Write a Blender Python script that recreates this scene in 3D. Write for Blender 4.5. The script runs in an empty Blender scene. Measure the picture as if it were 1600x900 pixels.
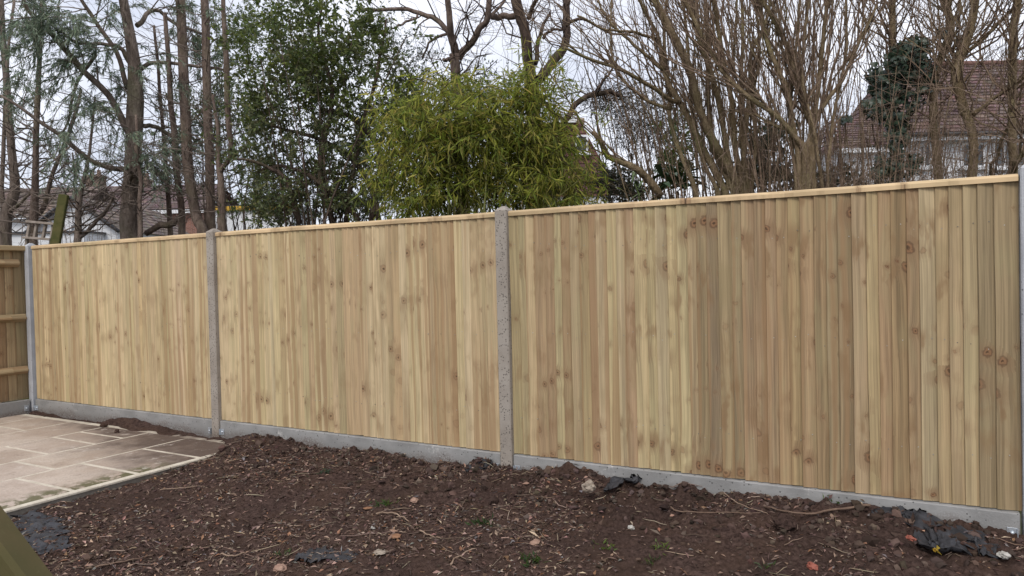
import bpy, math, random
import numpy as np
from mathutils import Vector, Matrix
random.seed(7)
rng = np.random.default_rng(11)
C = bpy.context.scene.collection
R = math.radians

# ------------------------------------------------------------------ camera
FPX, YAW, PIT, ROLL = 1143.95, 0.51615, 0.01818, 0.02329
CAM = np.array([2.5433, -4.4013, 1.3902])
_fw = np.array([-math.sin(YAW)*math.cos(PIT), math.cos(YAW)*math.cos(PIT), -math.sin(PIT)])
_r0 = np.cross(_fw, [0, 0, 1]); _r0 /= np.linalg.norm(_r0)
_u0 = np.cross(_r0, _fw)
_rt = _r0*math.cos(ROLL) - _u0*math.sin(ROLL)
_up = _u0*math.cos(ROLL) + _r0*math.sin(ROLL)
cd = bpy.data.cameras.new('camera'); cam = bpy.data.objects.new('camera', cd); C.objects.link(cam)
cd.sensor_width = 36; cd.lens = 36*FPX/1600; cd.clip_end = 3000; cd.clip_start = .05
m = Matrix.Identity(4)
for i in range(3):
    m[i][0], m[i][1], m[i][2], m[i][3] = _rt[i], _up[i], -_fw[i], CAM[i]
cam.matrix_world = m
bpy.context.scene.camera = cam

def U(px, py, d):
    """world point seen at a photo position at a given distance"""
    return CAM + d*(_fw + _rt*(px-800)/FPX - _up*(py-450)/FPX)
def ray_plane(px, py, axis, val):
    d = _fw + _rt*(px-800)/FPX - _up*(py-450)/FPX
    return CAM + d*(val-CAM[axis])/d[axis]

# ------------------------------------------------------------------ sky, sun, exposure
SUN_EL, SUN_DIR = R(47), np.array([.24, -.97])        # the sun stands behind the camera, square to the fence
w = bpy.data.worlds.new('World'); bpy.context.scene.world = w; w.use_nodes = True
nt = w.node_tree; N = nt.nodes; L = nt.links; N.clear()
out = N.new('ShaderNodeOutputWorld'); bg = N.new('ShaderNodeBackground')
sky = N.new('ShaderNodeTexSky'); sky.sky_type = 'NISHITA'; sky.sun_disc = False
sky.sun_elevation = SUN_EL; sky.sun_rotation = math.atan2(SUN_DIR[0], SUN_DIR[1])
sky.air_density = 1; sky.dust_density = 2
tc = N.new('ShaderNodeTexCoord'); mp = N.new('ShaderNodeMapping'); mp.inputs['Scale'].default_value = (1.6, 1.6, 4.2)
nz = N.new('ShaderNodeTexNoise'); nz.inputs['Scale'].default_value = 1.5; nz.inputs['Detail'].default_value = 6
cr = N.new('ShaderNodeValToRGB')
cr.color_ramp.elements[0].position = .36; cr.color_ramp.elements[0].color = (5.4, 5.7, 6.6, 1)
cr.color_ramp.elements[1].position = .62; cr.color_ramp.elements[1].color = (7.8, 7.9, 8.5, 1)
mx = N.new('ShaderNodeMix'); mx.data_type = 'RGBA'; mx.inputs[0].default_value = .88
L.new(tc.outputs['Generated'], mp.inputs[0]); L.new(mp.outputs[0], nz.inputs['Vector'])
L.new(nz.outputs['Fac'], cr.inputs[0]); L.new(sky.outputs[0], mx.inputs[6]); L.new(cr.outputs[0], mx.inputs[7])
L.new(mx.outputs[2], bg.inputs[0]); bg.inputs[1].default_value = .108; L.new(bg.outputs[0], out.inputs[0])
sl = bpy.data.lights.new('sun', 'SUN'); sl.energy = 1.25; sl.angle = R(20); sl.color = (1, .95, .87)
so = bpy.data.objects.new('sun', sl); C.objects.link(so)
sv = Vector((SUN_DIR[0]*math.cos(SUN_EL), SUN_DIR[1]*math.cos(SUN_EL), math.sin(SUN_EL)*1.0))
so.rotation_euler = sv.to_track_quat('Z', 'Y').to_euler(); so.location = (-4, -6, 9)
vs = bpy.context.scene.view_settings
vs.view_transform = 'Standard'; vs.look = 'None'; vs.gamma = 1; vs.exposure = .52

# ------------------------------------------------------------------ helpers: objects
def link(name, me, mat=None, parent=None):
    o = bpy.data.objects.new(name, me); C.objects.link(o)
    if mat is not None and len(me.materials) == 0: me.materials.append(mat)
    if parent is not None: o.parent = parent
    return o
def tag(o, label=None, cat=None, group=None, kind=None):
    if label: o['label'] = label
    if cat: o['category'] = cat
    if group: o['group'] = group
    if kind: o['kind'] = kind
    return o
def thing(name, label, cat, loc=(0, 0, 0), group=None, rot=(0, 0, 0)):
    o = bpy.data.objects.new(name, None); C.objects.link(o); o.location = loc; o.rotation_euler = rot
    o.empty_display_size = .1
    return tag(o, label, cat, group)

class MB:
    """collects faces of mixed size; builds one mesh"""
    def __init__(s): s.V = []; s.F = []; s.T = []; s.n = 0; s.col = []; s.smooth = []
    def add(s, V, F, col=None, smooth=False):
        V = np.asarray(V, float).reshape(-1, 3); F = np.asarray(F, int)
        s.V.append(V); s.F.append((F + s.n)); s.n += len(V); s.smooth.append(smooth)
        c = np.ones((len(V), 4)) if col is None else np.concatenate([np.broadcast_to(np.asarray(col, float), (len(V), 3)), np.ones((len(V), 1))], 1)
        s.col.append(c)
    def mesh(s, name, off=(0, 0, 0), color=False):
        V = np.concatenate(s.V) - np.asarray(off, float)
        loops = np.concatenate([f.ravel() for f in s.F])
        tot = np.concatenate([np.full(len(f), f.shape[1]) for f in s.F])
        sm = np.concatenate([np.full(len(f), b) for f, b in zip(s.F, s.smooth)])
        st = np.concatenate([[0], np.cumsum(tot)[:-1]])
        me = bpy.data.meshes.new(name)
        me.vertices.add(len(V)); me.vertices.foreach_set('co', V.astype(np.float32).ravel())
        me.loops.add(len(loops)); me.loops.foreach_set('vertex_index', loops.astype(np.int32))
        me.polygons.add(len(tot)); me.polygons.foreach_set('loop_start', st.astype(np.int32))
        me.polygons.foreach_set('loop_total', tot.astype(np.int32)); me.polygons.foreach_set('use_smooth', sm)
        if color:
            a = me.attributes.new('tint', 'FLOAT_COLOR', 'POINT')
            a.data.foreach_set('color', np.concatenate(s.col).astype(np.float32).ravel())
        me.update(calc_edges=True); me.validate()
        return me
    def build(s, name, mat, parent=None, off=(0, 0, 0), color=False):
        return link(name, s.mesh(name, off, color), mat, parent)
    def box(s, a, b, M=None, bevel=0, col=None):
        (x0, y0, z0), (x1, y1, z1) = a, b
        if bevel <= 0:
            V = np.array([[x, y, z] for z in (z0, z1) for y in (y0, y1) for x in (x0, x1)], float)
            F = [[0, 2, 3, 1], [4, 5, 7, 6], [0, 1, 5, 4], [2, 6, 7, 3], [0, 4, 6, 2], [1, 3, 7, 5]]
            if M is not None: V = V @ M[:3, :3].T + M[:3, 3]
            s.add(V, F, col); return
        e = bevel; V = []; idx = {}
        for iz, z in enumerate((z0, z1)):
            for iy, y in enumerate((y0, y1)):
                for ix, x in enumerate((x0, x1)):
                    sx, sy, sz = (e, -e)[ix], (e, -e)[iy], (e, -e)[iz]
                    for k, p in enumerate(((x, y+sy, z+sz), (x+sx, y, z+sz), (x+sx, y+sy, z))):
                        idx[ix, iy, iz, k] = len(V); V.append(p)
        q = []
        t = []
        for a_ in (0, 1):
            q += [[idx[a_, 0, 0, 0], idx[a_, 1, 0, 0], idx[a_, 1, 1, 0], idx[a_, 0, 1, 0]],
                  [idx[0, a_, 0, 1], idx[1, a_, 0, 1], idx[1, a_, 1, 1], idx[0, a_, 1, 1]],
                  [idx[0, 0, a_, 2], idx[1, 0, a_, 2], idx[1, 1, a_, 2], idx[0, 1, a_, 2]]]
            for b_ in (0, 1):
                q += [[idx[0, a_, b_, 1], idx[1, a_, b_, 1], idx[1, a_, b_, 2], idx[0, a_, b_, 2]],
                      [idx[a_, 0, b_, 0], idx[a_, 1, b_, 0], idx[a_, 1, b_, 2], idx[a_, 0, b_, 2]],
                      [idx[a_, b_, 0, 0], idx[a_, b_, 1, 0], idx[a_, b_, 1, 1], idx[a_, b_, 0, 1]]]
                for c_ in (0, 1): t.append([idx[a_, b_, c_, 0], idx[a_, b_, c_, 1], idx[a_, b_, c_, 2]])
        V = np.array(V, float); cen = V.mean(0)
        def fix(F):
            o = []
            for f in F:
                p = V[f]; n = np.cross(p[1]-p[0], p[2]-p[0])
                o.append(f if np.dot(n, p.mean(0)-cen) > 0 else f[::-1])
            return o
        q, t = fix(q), fix(t)
        if M is not None: V = V @ M[:3, :3].T + M[:3, 3]
        n0 = s.n; s.add(V, q, col); s.F.append(np.array(t)+n0); s.smooth.append(False)
    def tubes(s, P, Rd, sides=5, col=None, smooth=True, cap=True):
        P = np.asarray(P, float); Rd = np.asarray(Rd, float)
        if P.ndim == 2: P = P[None]; Rd = Rd[None]
        n, k, _ = P.shape
        T = np.gradient(P, axis=1); T /= np.linalg.norm(T, axis=2, keepdims=True)+1e-9
        mean = T.mean(1); ref = np.where(np.abs(mean[:, 2:3]) > .75*np.linalg.norm(mean, axis=1, keepdims=True), [[1., 0, 0]], [[0, 0, 1.]])
        A = np.cross(T, ref[:, None, :]); A /= np.linalg.norm(A, axis=2, keepdims=True)+1e-9
        B = np.cross(T, A)
        an = np.arange(sides)*2*np.pi/sides
        V = P[:, :, None, :] + Rd[:, :, None, None]*(A[:, :, None, :]*np.cos(an)[None, None, :, None] + B[:, :, None, :]*np.sin(an)[None, None, :, None])
        i = np.arange(n)[:, None, None]*k*sides; j = np.arange(k-1)[None, :, None]*sides; q = np.arange(sides)[None, None, :]; q2 = (q+1) % sides
        F = np.stack([i+j+q, i+j+sides+q, i+j+sides+q2, i+j+q2], -1).reshape(-1, 4)
        cc = None
        if col is not None:
            col = np.asarray(col, float)
            cc = np.repeat(col, k*sides, axis=0) if col.ndim == 2 else col
        n0 = s.n; s.add(V.reshape(-1, 3), F, cc, smooth)
        if cap:
            base = np.arange(n)[:, None]*k*sides
            e = (np.arange(sides))[None, :]
            s.F.append(np.concatenate([base+e, base+(k-1)*sides+e[:, ::-1]])+n0); s.smooth.append(False)
    def leaves(s, P, D, Ln, Wd, col=None, fold=.25, nrm=None):
        """kite-shaped folded leaves"""
        P = np.asarray(P, float); n = len(P); D = D/(np.linalg.norm(D, axis=1, keepdims=True)+1e-9)
        Nn = rng.normal(size=(n, 3)) if nrm is None else nrm
        S = np.cross(D, Nn); S /= np.linalg.norm(S, axis=1, keepdims=True)+1e-9
        Q = np.cross(S, D)
        Ln = np.asarray(Ln)[:, None]; Wd = np.asarray(Wd)[:, None]
        mid = P + D*Ln*.42
        V = np.stack([P, mid+S*Wd*.5+Q*Wd*fold, P+D*Ln-Q*Ln*.10, mid-S*Wd*.5+Q*Wd*fold], 1)
        b = np.arange(n)[:, None]*4
        F = np.concatenate([b+np.array([[0, 1, 2]]), b+np.array([[0, 2, 3]])])
        s.add(V.reshape(-1, 3), F, None if col is None else np.repeat(col, 4, axis=0), False)

def spline(pts, k):
    """smooth curve through points, resampled to k samples"""
    p = np.asarray(pts, float)
    if len(p) < 3:
        t = np.linspace(0, 1, k)[:, None]; return p[0]*(1-t)+p[-1]*t
    ext = np.vstack([2*p[0]-p[1], p, 2*p[-1]-p[-2]])
    o = []
    for t in np.linspace(0, len(p)-1-1e-6, k):
        i = int(t); f = t-i; a, b, c, d = ext[i:i+4]
        o.append(.5*(2*b+(c-a)*f+(2*a-5*b+4*c-d)*f*f+(3*b-a-3*c+d)*f**3))
    return np.array(o)

def vnoise(x, y, seed=0):
    """smooth lattice noise in -1..1"""
    g = np.random.default_rng(seed).uniform(-1, 1, (256, 256))
    xi = np.floor(x).astype(int); yi = np.floor(y).astype(int); fx = x-xi; fy = y-yi
    fx = fx*fx*(3-2*fx); fy = fy*fy*(3-2*fy)
    a = g[xi % 256, yi % 256]; b = g[(xi+1) % 256, yi % 256]; c = g[xi % 256, (yi+1) % 256]; d = g[(xi+1) % 256, (yi+1) % 256]
    return (a*(1-fx)+b*fx)*(1-fy)+(c*(1-fx)+d*fx)*fy

# ------------------------------------------------------------------ helpers: materials
class NT:
    def __init__(s, name, rough=.8, spec=.3):
        s.m = bpy.data.materials.new(name); s.m.use_nodes = True; s.t = s.m.node_tree; s.n = s.t.nodes
        s.b = s.n['Principled BSDF']; s.b.inputs['Roughness'].default_value = rough
        s.b.inputs['Specular IOR Level'].default_value = spec
    def new(s, t, **k):
        o = s.n.new(t)
        for a, v in k.items(): setattr(o, a, v)
        return o
    def li(s, a, b): s.t.links.new(a, b)
    def math(s, op, a, b=None, c=None, clamp=False):
        o = s.new('ShaderNodeMath', operation=op, use_clamp=clamp)
        for i, v in enumerate((a, b, c)):
            if v is None: continue
            if isinstance(v, (int, float)): o.inputs[i].default_value = v
            else: s.li(v, o.inputs[i])
        return o.outputs[0]
    def sstep(s, v, a, b, lo=0., hi=1.):
        o = s.new('ShaderNodeMapRange', interpolation_type='SMOOTHSTEP'); s.li(v, o.inputs[0])
        for i, x in enumerate((a, b, lo, hi)): o.inputs[i+1].default_value = x
        return o.outputs[0]
    def mix(s, f, a, b, mode='MIX'):
        o = s.new('ShaderNodeMix', data_type='RGBA', blend_type=mode)
        for i, v in ((0, f), (6, a), (7, b)):
            if isinstance(v, (int, float)): o.inputs[i].default_value = v
            elif isinstance(v, tuple): o.inputs[i].default_value = v if len(v) == 4 else (*v, 1)
            else: s.li(v, o.inputs[i])
        return o.outputs[2]
    def noise(s, vec, scale, detail=3, rough=.55, dist=0):
        o = s.new('ShaderNodeTexNoise'); o.inputs['Scale'].default_value = scale; o.inputs['Detail'].default_value = detail
        o.inputs['Roughness'].default_value = rough; o.inputs['Distortion'].default_value = dist
        if vec is not None: s.li(vec, o.inputs['Vector'])
        return o
    def comb(s, x, y, z):
        o = s.new('ShaderNodeCombineXYZ')
        for i, v in enumerate((x, y, z)):
            if isinstance(v, (int, float)): o.inputs[i].default_value = v
            else: s.li(v, o.inputs[i])
        return o.outputs[0]
    def bump(s, h, strength=.3, dist=.01):
        o = s.new('ShaderNodeBump'); o.inputs['Strength'].default_value = strength; o.inputs['Distance'].default_value = dist
        s.li(h, o.inputs['Height']); s.li(o.outputs[0], s.b.inputs['Normal'])
    def col(s, c):
        if isinstance(c, tuple): s.b.inputs['Base Color'].default_value = (*c, 1)
        else: s.li(c, s.b.inputs['Base Color'])
    def obj(s): return s.new('ShaderNodeTexCoord').outputs['Object']
    def pos(s): return s.new('ShaderNodeNewGeometry').outputs['Position']

def simple(name, c1, c2=None, scale=8, rough=.8, spec=.3, bump=0, bscale=None, stretch=None, metal=0, world=False):
    t = NT(name, rough, spec); t.b.inputs['Metallic'].default_value = metal
    v = t.pos() if world else t.obj()
    if stretch:
        mpn = t.new('ShaderNodeMapping'); mpn.inputs['Scale'].default_value = stretch; t.li(v, mpn.inputs[0]); v = mpn.outputs[0]
    n = t.noise(v, scale, 5, .6)
    t.col(t.mix(t.sstep(n.outputs['Fac'], .33, .67), c1, c2) if c2 else c1)
    if bump:
        n2 = t.noise(v, bscale or scale*3, 4, .65); t.bump(n2.outputs['Fac'], bump, .01)
    return t.m
def tinted(name, base, rough=.7, spec=.25, trans=0, var=.25):
    """colour = per-piece tint attribute times base"""
    t = NT(name, rough, spec)
    a = t.new('ShaderNodeAttribute', attribute_name='tint')
    c = t.mix(1., a.outputs['Color'], base, 'MULTIPLY')
    t.col(c)
    if trans:
        tr = t.new('ShaderNodeBsdfTranslucent'); t.li(c, tr.inputs[0]); ms = t.new('ShaderNodeMixShader'); ms.inputs[0].default_value = trans
        o = t.n['Material Output']; t.li(t.b.outputs[0], ms.inputs[1]); t.li(tr.outputs[0], ms.inputs[2]); t.li(ms.outputs[0], o.inputs[0])
    return t.m

def wood_material(name, knots=True):
    """sawn softwood: object colour gives the tint, its alpha the seed of the log"""
    t = NT(name, .72, .25)
    v = t.obj(); sp = t.new('ShaderNodeSeparateXYZ'); t.li(v, sp.inputs[0])
    oi = t.new('ShaderNodeObjectInfo'); x, z = sp.outputs['X'], sp.outputs['Z']
    seed = oi.outputs['Alpha']; rnd = oi.outputs['Random']
    sx = t.math('MULTIPLY', seed, 71.3); sz = t.math('MULTIPLY', seed, 37.7)
    zj = t.math('ADD', z, t.math('MULTIPLY', rnd, .10))
    kx = t.math('ADD', x, t.math('ADD', sx, t.math('MULTIPLY', t.math('FRACT', t.math('MULTIPLY', rnd, 17.3)), .045))); kz = t.math('ADD', zj, sz)
    vo = t.new('ShaderNodeTexVoronoi', voronoi_dimensions='2D'); vo.inputs['Scale'].default_value = 6.2; vo.inputs['Randomness'].default_value = 1
    wob = t.noise(t.comb(t.math('MULTIPLY', kx, 14), 0, t.math('MULTIPLY', kz, 14)), 2.6, 3)
    wv = t.math('MULTIPLY', t.math('SUBTRACT', wob.outputs['Fac'], .5), .034)
    t.li(t.comb(t.math('ADD', kx, wv), t.math('SUBTRACT', t.math('MULTIPLY', kz, .9), wv), 0), vo.inputs['Vector'])
    d = t.math('DIVIDE', vo.outputs['Distance'], 6.2)
    vs_ = t.new('ShaderNodeSeparateColor'); t.li(vo.outputs['Color'], vs_.inputs[0])
    whorl = t.noise(t.comb(t.math('MULTIPLY', seed, 913), 0, t.math('MULTIPLY', kz, 3.0)), 1, 1)
    on = t.math('MULTIPLY', t.math('MULTIPLY', t.sstep(vs_.outputs[0], .14, .18), t.sstep(whorl.outputs['Fac'], .40, .49)), t.math('ADD', t.math('MULTIPLY', vs_.outputs[2], .75), .25))
    rad = t.math('ADD', t.math('MULTIPLY', t.math('POWER', vs_.outputs[1], 1.5), .019), .0048)
    dn = t.math('DIVIDE', d, rad)
    core = t.math('MULTIPLY', on, t.sstep(dn, .75, 1.1, 1, 0))
    ring = t.math('MULTIPLY', on, t.math('MULTIPLY', t.sstep(dn, .7, 1.0), t.sstep(dn, 1.15, 1.45, 1, 0)))
    halo = t.math('MULTIPLY', on, t.sstep(dn, 1.0, 5.0, 1, 0))
    # grain pushed aside by the knots
    g = t.math('ADD', x, t.math('MULTIPLY', halo, .012))
    low = t.noise(t.comb(t.math('MULTIPLY', kx, 5), seed, t.math('MULTIPLY', kz, .9)), 1.0, 2)
    g = t.math('ADD', g, t.math('MULTIPLY', low.outputs['Fac'], .05))
    broad = t.noise(t.comb(t.math('MULTIPLY', t.math('ADD', g, sx), 38), t.math('MULTIPLY', rnd, 3), t.math('MULTIPLY', kz, .5)), 1, 2)
    fine = t.noise(t.comb(t.math('MULTIPLY', t.math('ADD', g, sx), 190), t.math('MULTIPLY', rnd, 9), t.math('MULTIPLY', kz, 2.2)), 1, 3, .6)
    blot = t.noise(t.comb(t.math('MULTIPLY', kx, 6), t.math('MULTIPLY', rnd, 5), t.math('MULTIPLY', kz, 1.6)), 1.2, 3)
    tint = oi.outputs['Color']
    lx = t.new('ShaderNodeSeparateXYZ'); t.li(oi.outputs['Location'], lx.inputs[0]); kn = t.sstep(lx.outputs['X'], -.5, 1.6, .58, 1.12)
    core, ring, halo = (t.math('MULTIPLY', q_, kn) for q_ in (core, ring, halo))
    val = t.math('ADD', t.math('ADD', t.math('MULTIPLY', t.math('SUBTRACT', t.sstep(broad.outputs['Fac'], .3, .7, .76, 1.16), 1), kn), 1), t.sstep(fine.outputs['Fac'], .34, .66, -.15, .13))
    val = t.math('ADD', val, t.math('MULTIPLY', t.math('SUBTRACT', rnd, .5), .12))
    c = t.mix(1., tint, t.comb(val, val, val), 'MULTIPLY')
    c = t.mix(t.math('MULTIPLY', t.sstep(blot.outputs['Fac'], .5, .72), .45), c, (.255, .195, .10))
    c = t.mix(t.math('MULTIPLY', t.sstep(blot.outputs['Fac'], .5, .30), .30), c, (.36, .32, .17))
    heart = t.noise(t.comb(t.math('MULTIPLY', t.math('ADD', g, sx), 17), t.math('MULTIPLY', seed, 55), t.math('MULTIPLY', kz, .22)), 1, 1)
    c = t.mix(t.math('MULTIPLY', t.sstep(heart.outputs['Fac'], .55, .64), .6), c, (.30, .185, .095))
    smear = t.noise(t.comb(t.math('MULTIPLY', kx, 16), t.math('MULTIPLY', rnd, 7), t.math('MULTIPLY', kz, 5)), 1, 3)
    c = t.mix(t.math('MULTIPLY', t.math('MULTIPLY', t.sstep(whorl.outputs['Fac'], .50, .62), t.math('MULTIPLY', kn, t.sstep(smear.outputs['Fac'], .48, .64))), .6), c, (.23, .14, .07))
    if knots:
        c = t.mix(t.math('MULTIPLY', halo, .6), c, (.235, .145, .078))
        c = t.mix(t.math('MULTIPLY', core, .72), c, (.25, .13, .065))
        c = t.mix(t.math('MULTIPLY', ring, .6), c, (.10, .05, .028))
        ctr = t.math('MULTIPLY', on, t.math('MULTIPLY', t.sstep(vs_.outputs[2], .45, .55), t.sstep(dn, .25, .5, 1, 0)))
        c = t.mix(t.math('MULTIPLY', ctr, .85), c, (.05, .028, .016))
    t.col(c)
    hgt = t.math('ADD', t.math('MULTIPLY', fine.outputs['Fac'], .5), t.math('MULTIPLY', core, .4))
    t.bump(hgt, .35, .002)
    return t.m

def bark(name, c1, c2, scale=14):
    t = NT(name, .9, .15); v = t.obj()
    mpn = t.new('ShaderNodeMapping'); mpn.inputs['Scale'].default_value = (1, 1, .3); t.li(v, mpn.inputs[0])
    n = t.noise(mpn.outputs[0], scale, 5, .65); n2 = t.noise(v, 2.2, 2)
    c = t.mix(t.sstep(n.outputs['Fac'], .35, .65), c1, c2)
    c = t.mix(t.math('MULTIPLY', t.sstep(n2.outputs['Fac'], .5, .7), .5), c, (c2[0]*.8, c2[1]*.98, c2[2]*.7))
    t.col(c); n3 = t.noise(mpn.outputs[0], scale*3.2, 4, .7); c = t.mix(t.sstep(n3.outputs['Fac'], .56, .70, 0, .55), c, tuple(k*.45 for k in c1)); t.col(c); t.bump(t.math('ADD', n.outputs['Fac'], n3.outputs['Fac']), 1., .03); return t.m

M = {}
M['wood'] = wood_material('sawn_softwood')
def concrete(name, c1, c2, pits, blot=0):
    t = NT(name, .9, .2); v = t.pos()
    n = t.noise(v, 5, 4); n2 = t.noise(v, 120, 2)
    c = t.mix(t.sstep(n.outputs['Fac'], .3, .7), c1, c2)
    c = t.mix(t.sstep(n2.outputs['Fac'], .45, .75, 0, .35), c, tuple(k*1.35 for k in c1))
    vo = t.new('ShaderNodeTexVoronoi'); vo.inputs['Scale'].default_value = 75; t.li(v, vo.inputs['Vector'])
    sc = t.new('ShaderNodeSeparateColor'); t.li(vo.outputs['Color'], sc.inputs[0])
    pit = t.math('MULTIPLY', t.sstep(vo.outputs['Distance'], .28, .42, 1, 0), t.sstep(sc.outputs[0], 1-pits, 1-pits+.04))
    c = t.mix(t.math('MULTIPLY', pit, .8), c, tuple(k*.3 for k in c1))
    n3 = None
    if blot:
        n3 = t.noise(v, 4.3, 5, .7); n4 = t.noise(v, 30, 4, .7)
        bm = t.math('MULTIPLY', t.sstep(n3.outputs['Fac'], .60, .70), t.sstep(n4.outputs['Fac'], .4, .62))
        c = t.mix(t.math('MULTIPLY', bm, blot), c, (.62, .60, .57))
    spz = t.new('ShaderNodeSeparateXYZ'); t.li(v, spz.inputs[0]); mud = t.math('MULTIPLY', t.sstep(t.math('SUBTRACT', spz.outputs['Z'], t.math('MULTIPLY', n.outputs['Fac'], .22)), .0, -.10), t.sstep(n2.outputs['Fac'], .30, .55))
    c = t.mix(t.math('MULTIPLY', mud, .75), c, (.09, .062, .048))
    t.col(c)
    t.bump(t.math('SUBTRACT', n2.outputs['Fac'], pit), .5, .004); return t.m
M['post'] = concrete('post_concrete', (.275, .240, .205), (.355, .32, .28), .42)
M['gravel'] = concrete('gravel_board_concrete', (.225, .222, .216), (.32, .316, .308), .09, .7)
M['pale_post'] = concrete('smooth_pale_concrete', (.34, .35, .37), (.43, .44, .46), .05)
M['zinc'] = simple('zinc_plate', (.50, .54, .58), (.62, .66, .70), 30, .42, .5, metal=.75)
M['nail'] = simple('nail_head', (.10, .085, .07), (.5, .48, .42), 5, .5, .5, metal=.3, world=True)

# soil
def soil_material():
    t = NT('dark_garden_soil', .95, .12); v = t.pos()
    a = t.noise(v, 3.1, 4); b = t.noise(v, 42, 5, .7); c_ = t.noise(v, 170, 3, .7)
    c = t.mix(t.sstep(b.outputs['Fac'], .34, .66), (.032, .019, .0155), (.096, .061, .050))
    c = t.mix(t.sstep(a.outputs['Fac'], .42, .66, 0, .55), c, (.070, .042, .029))
    w_ = t.noise(v, 1.3, 3, .6); c = t.mix(t.sstep(w_.outputs['Fac'], .47, .60, 0, .32), c, (.028, .018, .015))
    c = t.mix(t.sstep(c_.outputs['Fac'], .60, .72, 0, .6), c, (.125, .088, .068))
    t.col(c); t.bump(t.math('ADD', b.outputs['Fac'], t.math('MULTIPLY', c_.outputs['Fac'], .6)), .9, .012); return t.m
M['soil'] = soil_material()
M['bits'] = tinted('soil_debris', (1, 1, 1), .85, .15)

# ------------------------------------------------------------------ ground
GR = bpy.data.meshes
g = MB(); g.add([[-90, -60, -.16], [90, -60, -.16], [90, 120, -.16], [-90, 120, -.16]], [[0, 1, 2, 3]])
ground = g.build('ground', simple('rough_grass_ground', (.035, .045, .016), (.06, .05, .028), 1.5, .95, .1, .6, 30, world=True))
tag(ground, kind='structure')

# where the soil meets the gravel boards, read along the fence
line = [(60,643),(90,652),(150,660),(190,654),(232,658),(262,667),(300,674),(345,684),(358,688),(378,684),(393,681),(420,684),(444,687),(478,698),(511,703),(555,705),(608,711),(644,717),(689,726),(728,728),(755,723),
        (783,730),(807,732),(825,733),(850,740),(890,733),(925,742),(970,750),(1025,759),(1050,764),(1082,764),(1117,776),(1162,779),(1225,779),(1256,790),(1319,790),(1359,797),(1412,803),(1459,811),(1506,822),(1544,834),(1594,840)]
lw = np.array([ray_plane(a, b, 1, -.045)[[0, 2]] for a, b in line]); lw = lw[np.argsort(lw[:, 0])]
def soil_height(x, y, detail=True):
    fence = np.interp(x, lw[:, 0], lw[:, 1]); fence = fence+np.clip((-3.0-x)/.3, 0, 1)*(.008+.012*vnoise(x*7, x*0, 41))-.03*np.clip((x+4.15)/.15, 0, 1)*np.clip((-3.0-x)/.1, 0, 1)
    base = np.interp(y, [-3.5, -2.3, -1.2, -.5], [-.085, -.062, -.042, -.02]) + .02*vnoise(x*1.1, y*1.1, 1)
    base = base - .02*np.clip((x-1.5)/2, 0, 1)
    wv = .16+.10*vnoise(x*2.3, x*0+3, 2)
    f = np.exp(-np.clip(-y-.06, 0, None)/np.clip(wv, .05, 1)/1.3)
    h = base*(1-f) + fence*f
    # the heap beside the second post from the left
    h += .045*np.exp(-(((x+2.45)/.42)**2+((y+.36)/.25)**2)) + .05*np.exp(-(((x-.45)/.5)**2+((y+.30)/.2)**2)) + .045*np.exp(-(((x-1.9)/.35)**2+((y+.28)/.16)**2))
    amp = .55+.65*np.exp(-np.clip(-y-.1, 0, None)/.45)
    amp = amp*np.where(x < -2.75, .35, 1)
    if detail:
        n1 = vnoise(x*5, y*5, 3); n2 = 1-2*np.abs(vnoise(x*12, y*12, 4)); n3 = 1-2*np.abs(vnoise(x*27+3, y*27, 5)); n4 = vnoise(x*60, y*60, 6)
        h = h + amp*(.018*n1 + .017*n2 + .0105*n3 + .0055*n4)
    # the paving: soil only lies on it in a strip along the fence
    pav = 1/(1+np.exp(-(-2.47-x)/.012))
    strip = np.exp(-np.clip(-y-.14-.07*vnoise(x*5, x*0, 8), 0, None)/.05)
    on = h*strip + (-.09)*(1-strip)
    h = h*(1-pav) + np.minimum(h, on)*pav
    return h
xs = np.concatenate([np.arange(-6, -2.6, .02), np.arange(-2.6, 3.6, .0105)]); ys = np.arange(-3.4, -.02, .0105)
X, Y = np.meshgrid(xs, ys, indexing='ij'); Z = soil_height(X, Y)
nx, ny = X.shape; I = np.arange(nx*ny).reshape(nx, ny)
g = MB(); g.add(np.stack([X, Y, Z], -1).reshape(-1, 3), np.stack([I[:-1, :-1], I[1:, :-1], I[1:, 1:], I[:-1, 1:]], -1).reshape(-1, 4), smooth=True)
soil = tag(g.build('soil', M['soil']), kind='structure')
def sh(x, y): return float(soil_height(np.array([x]), np.array([y]))[0])
def on_soil(px, py, it=8):
    z = -.05
    for _ in range(it):
        p = ray_plane(px, py, 2, z); z = sh(p[0], p[1])
    return p

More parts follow.
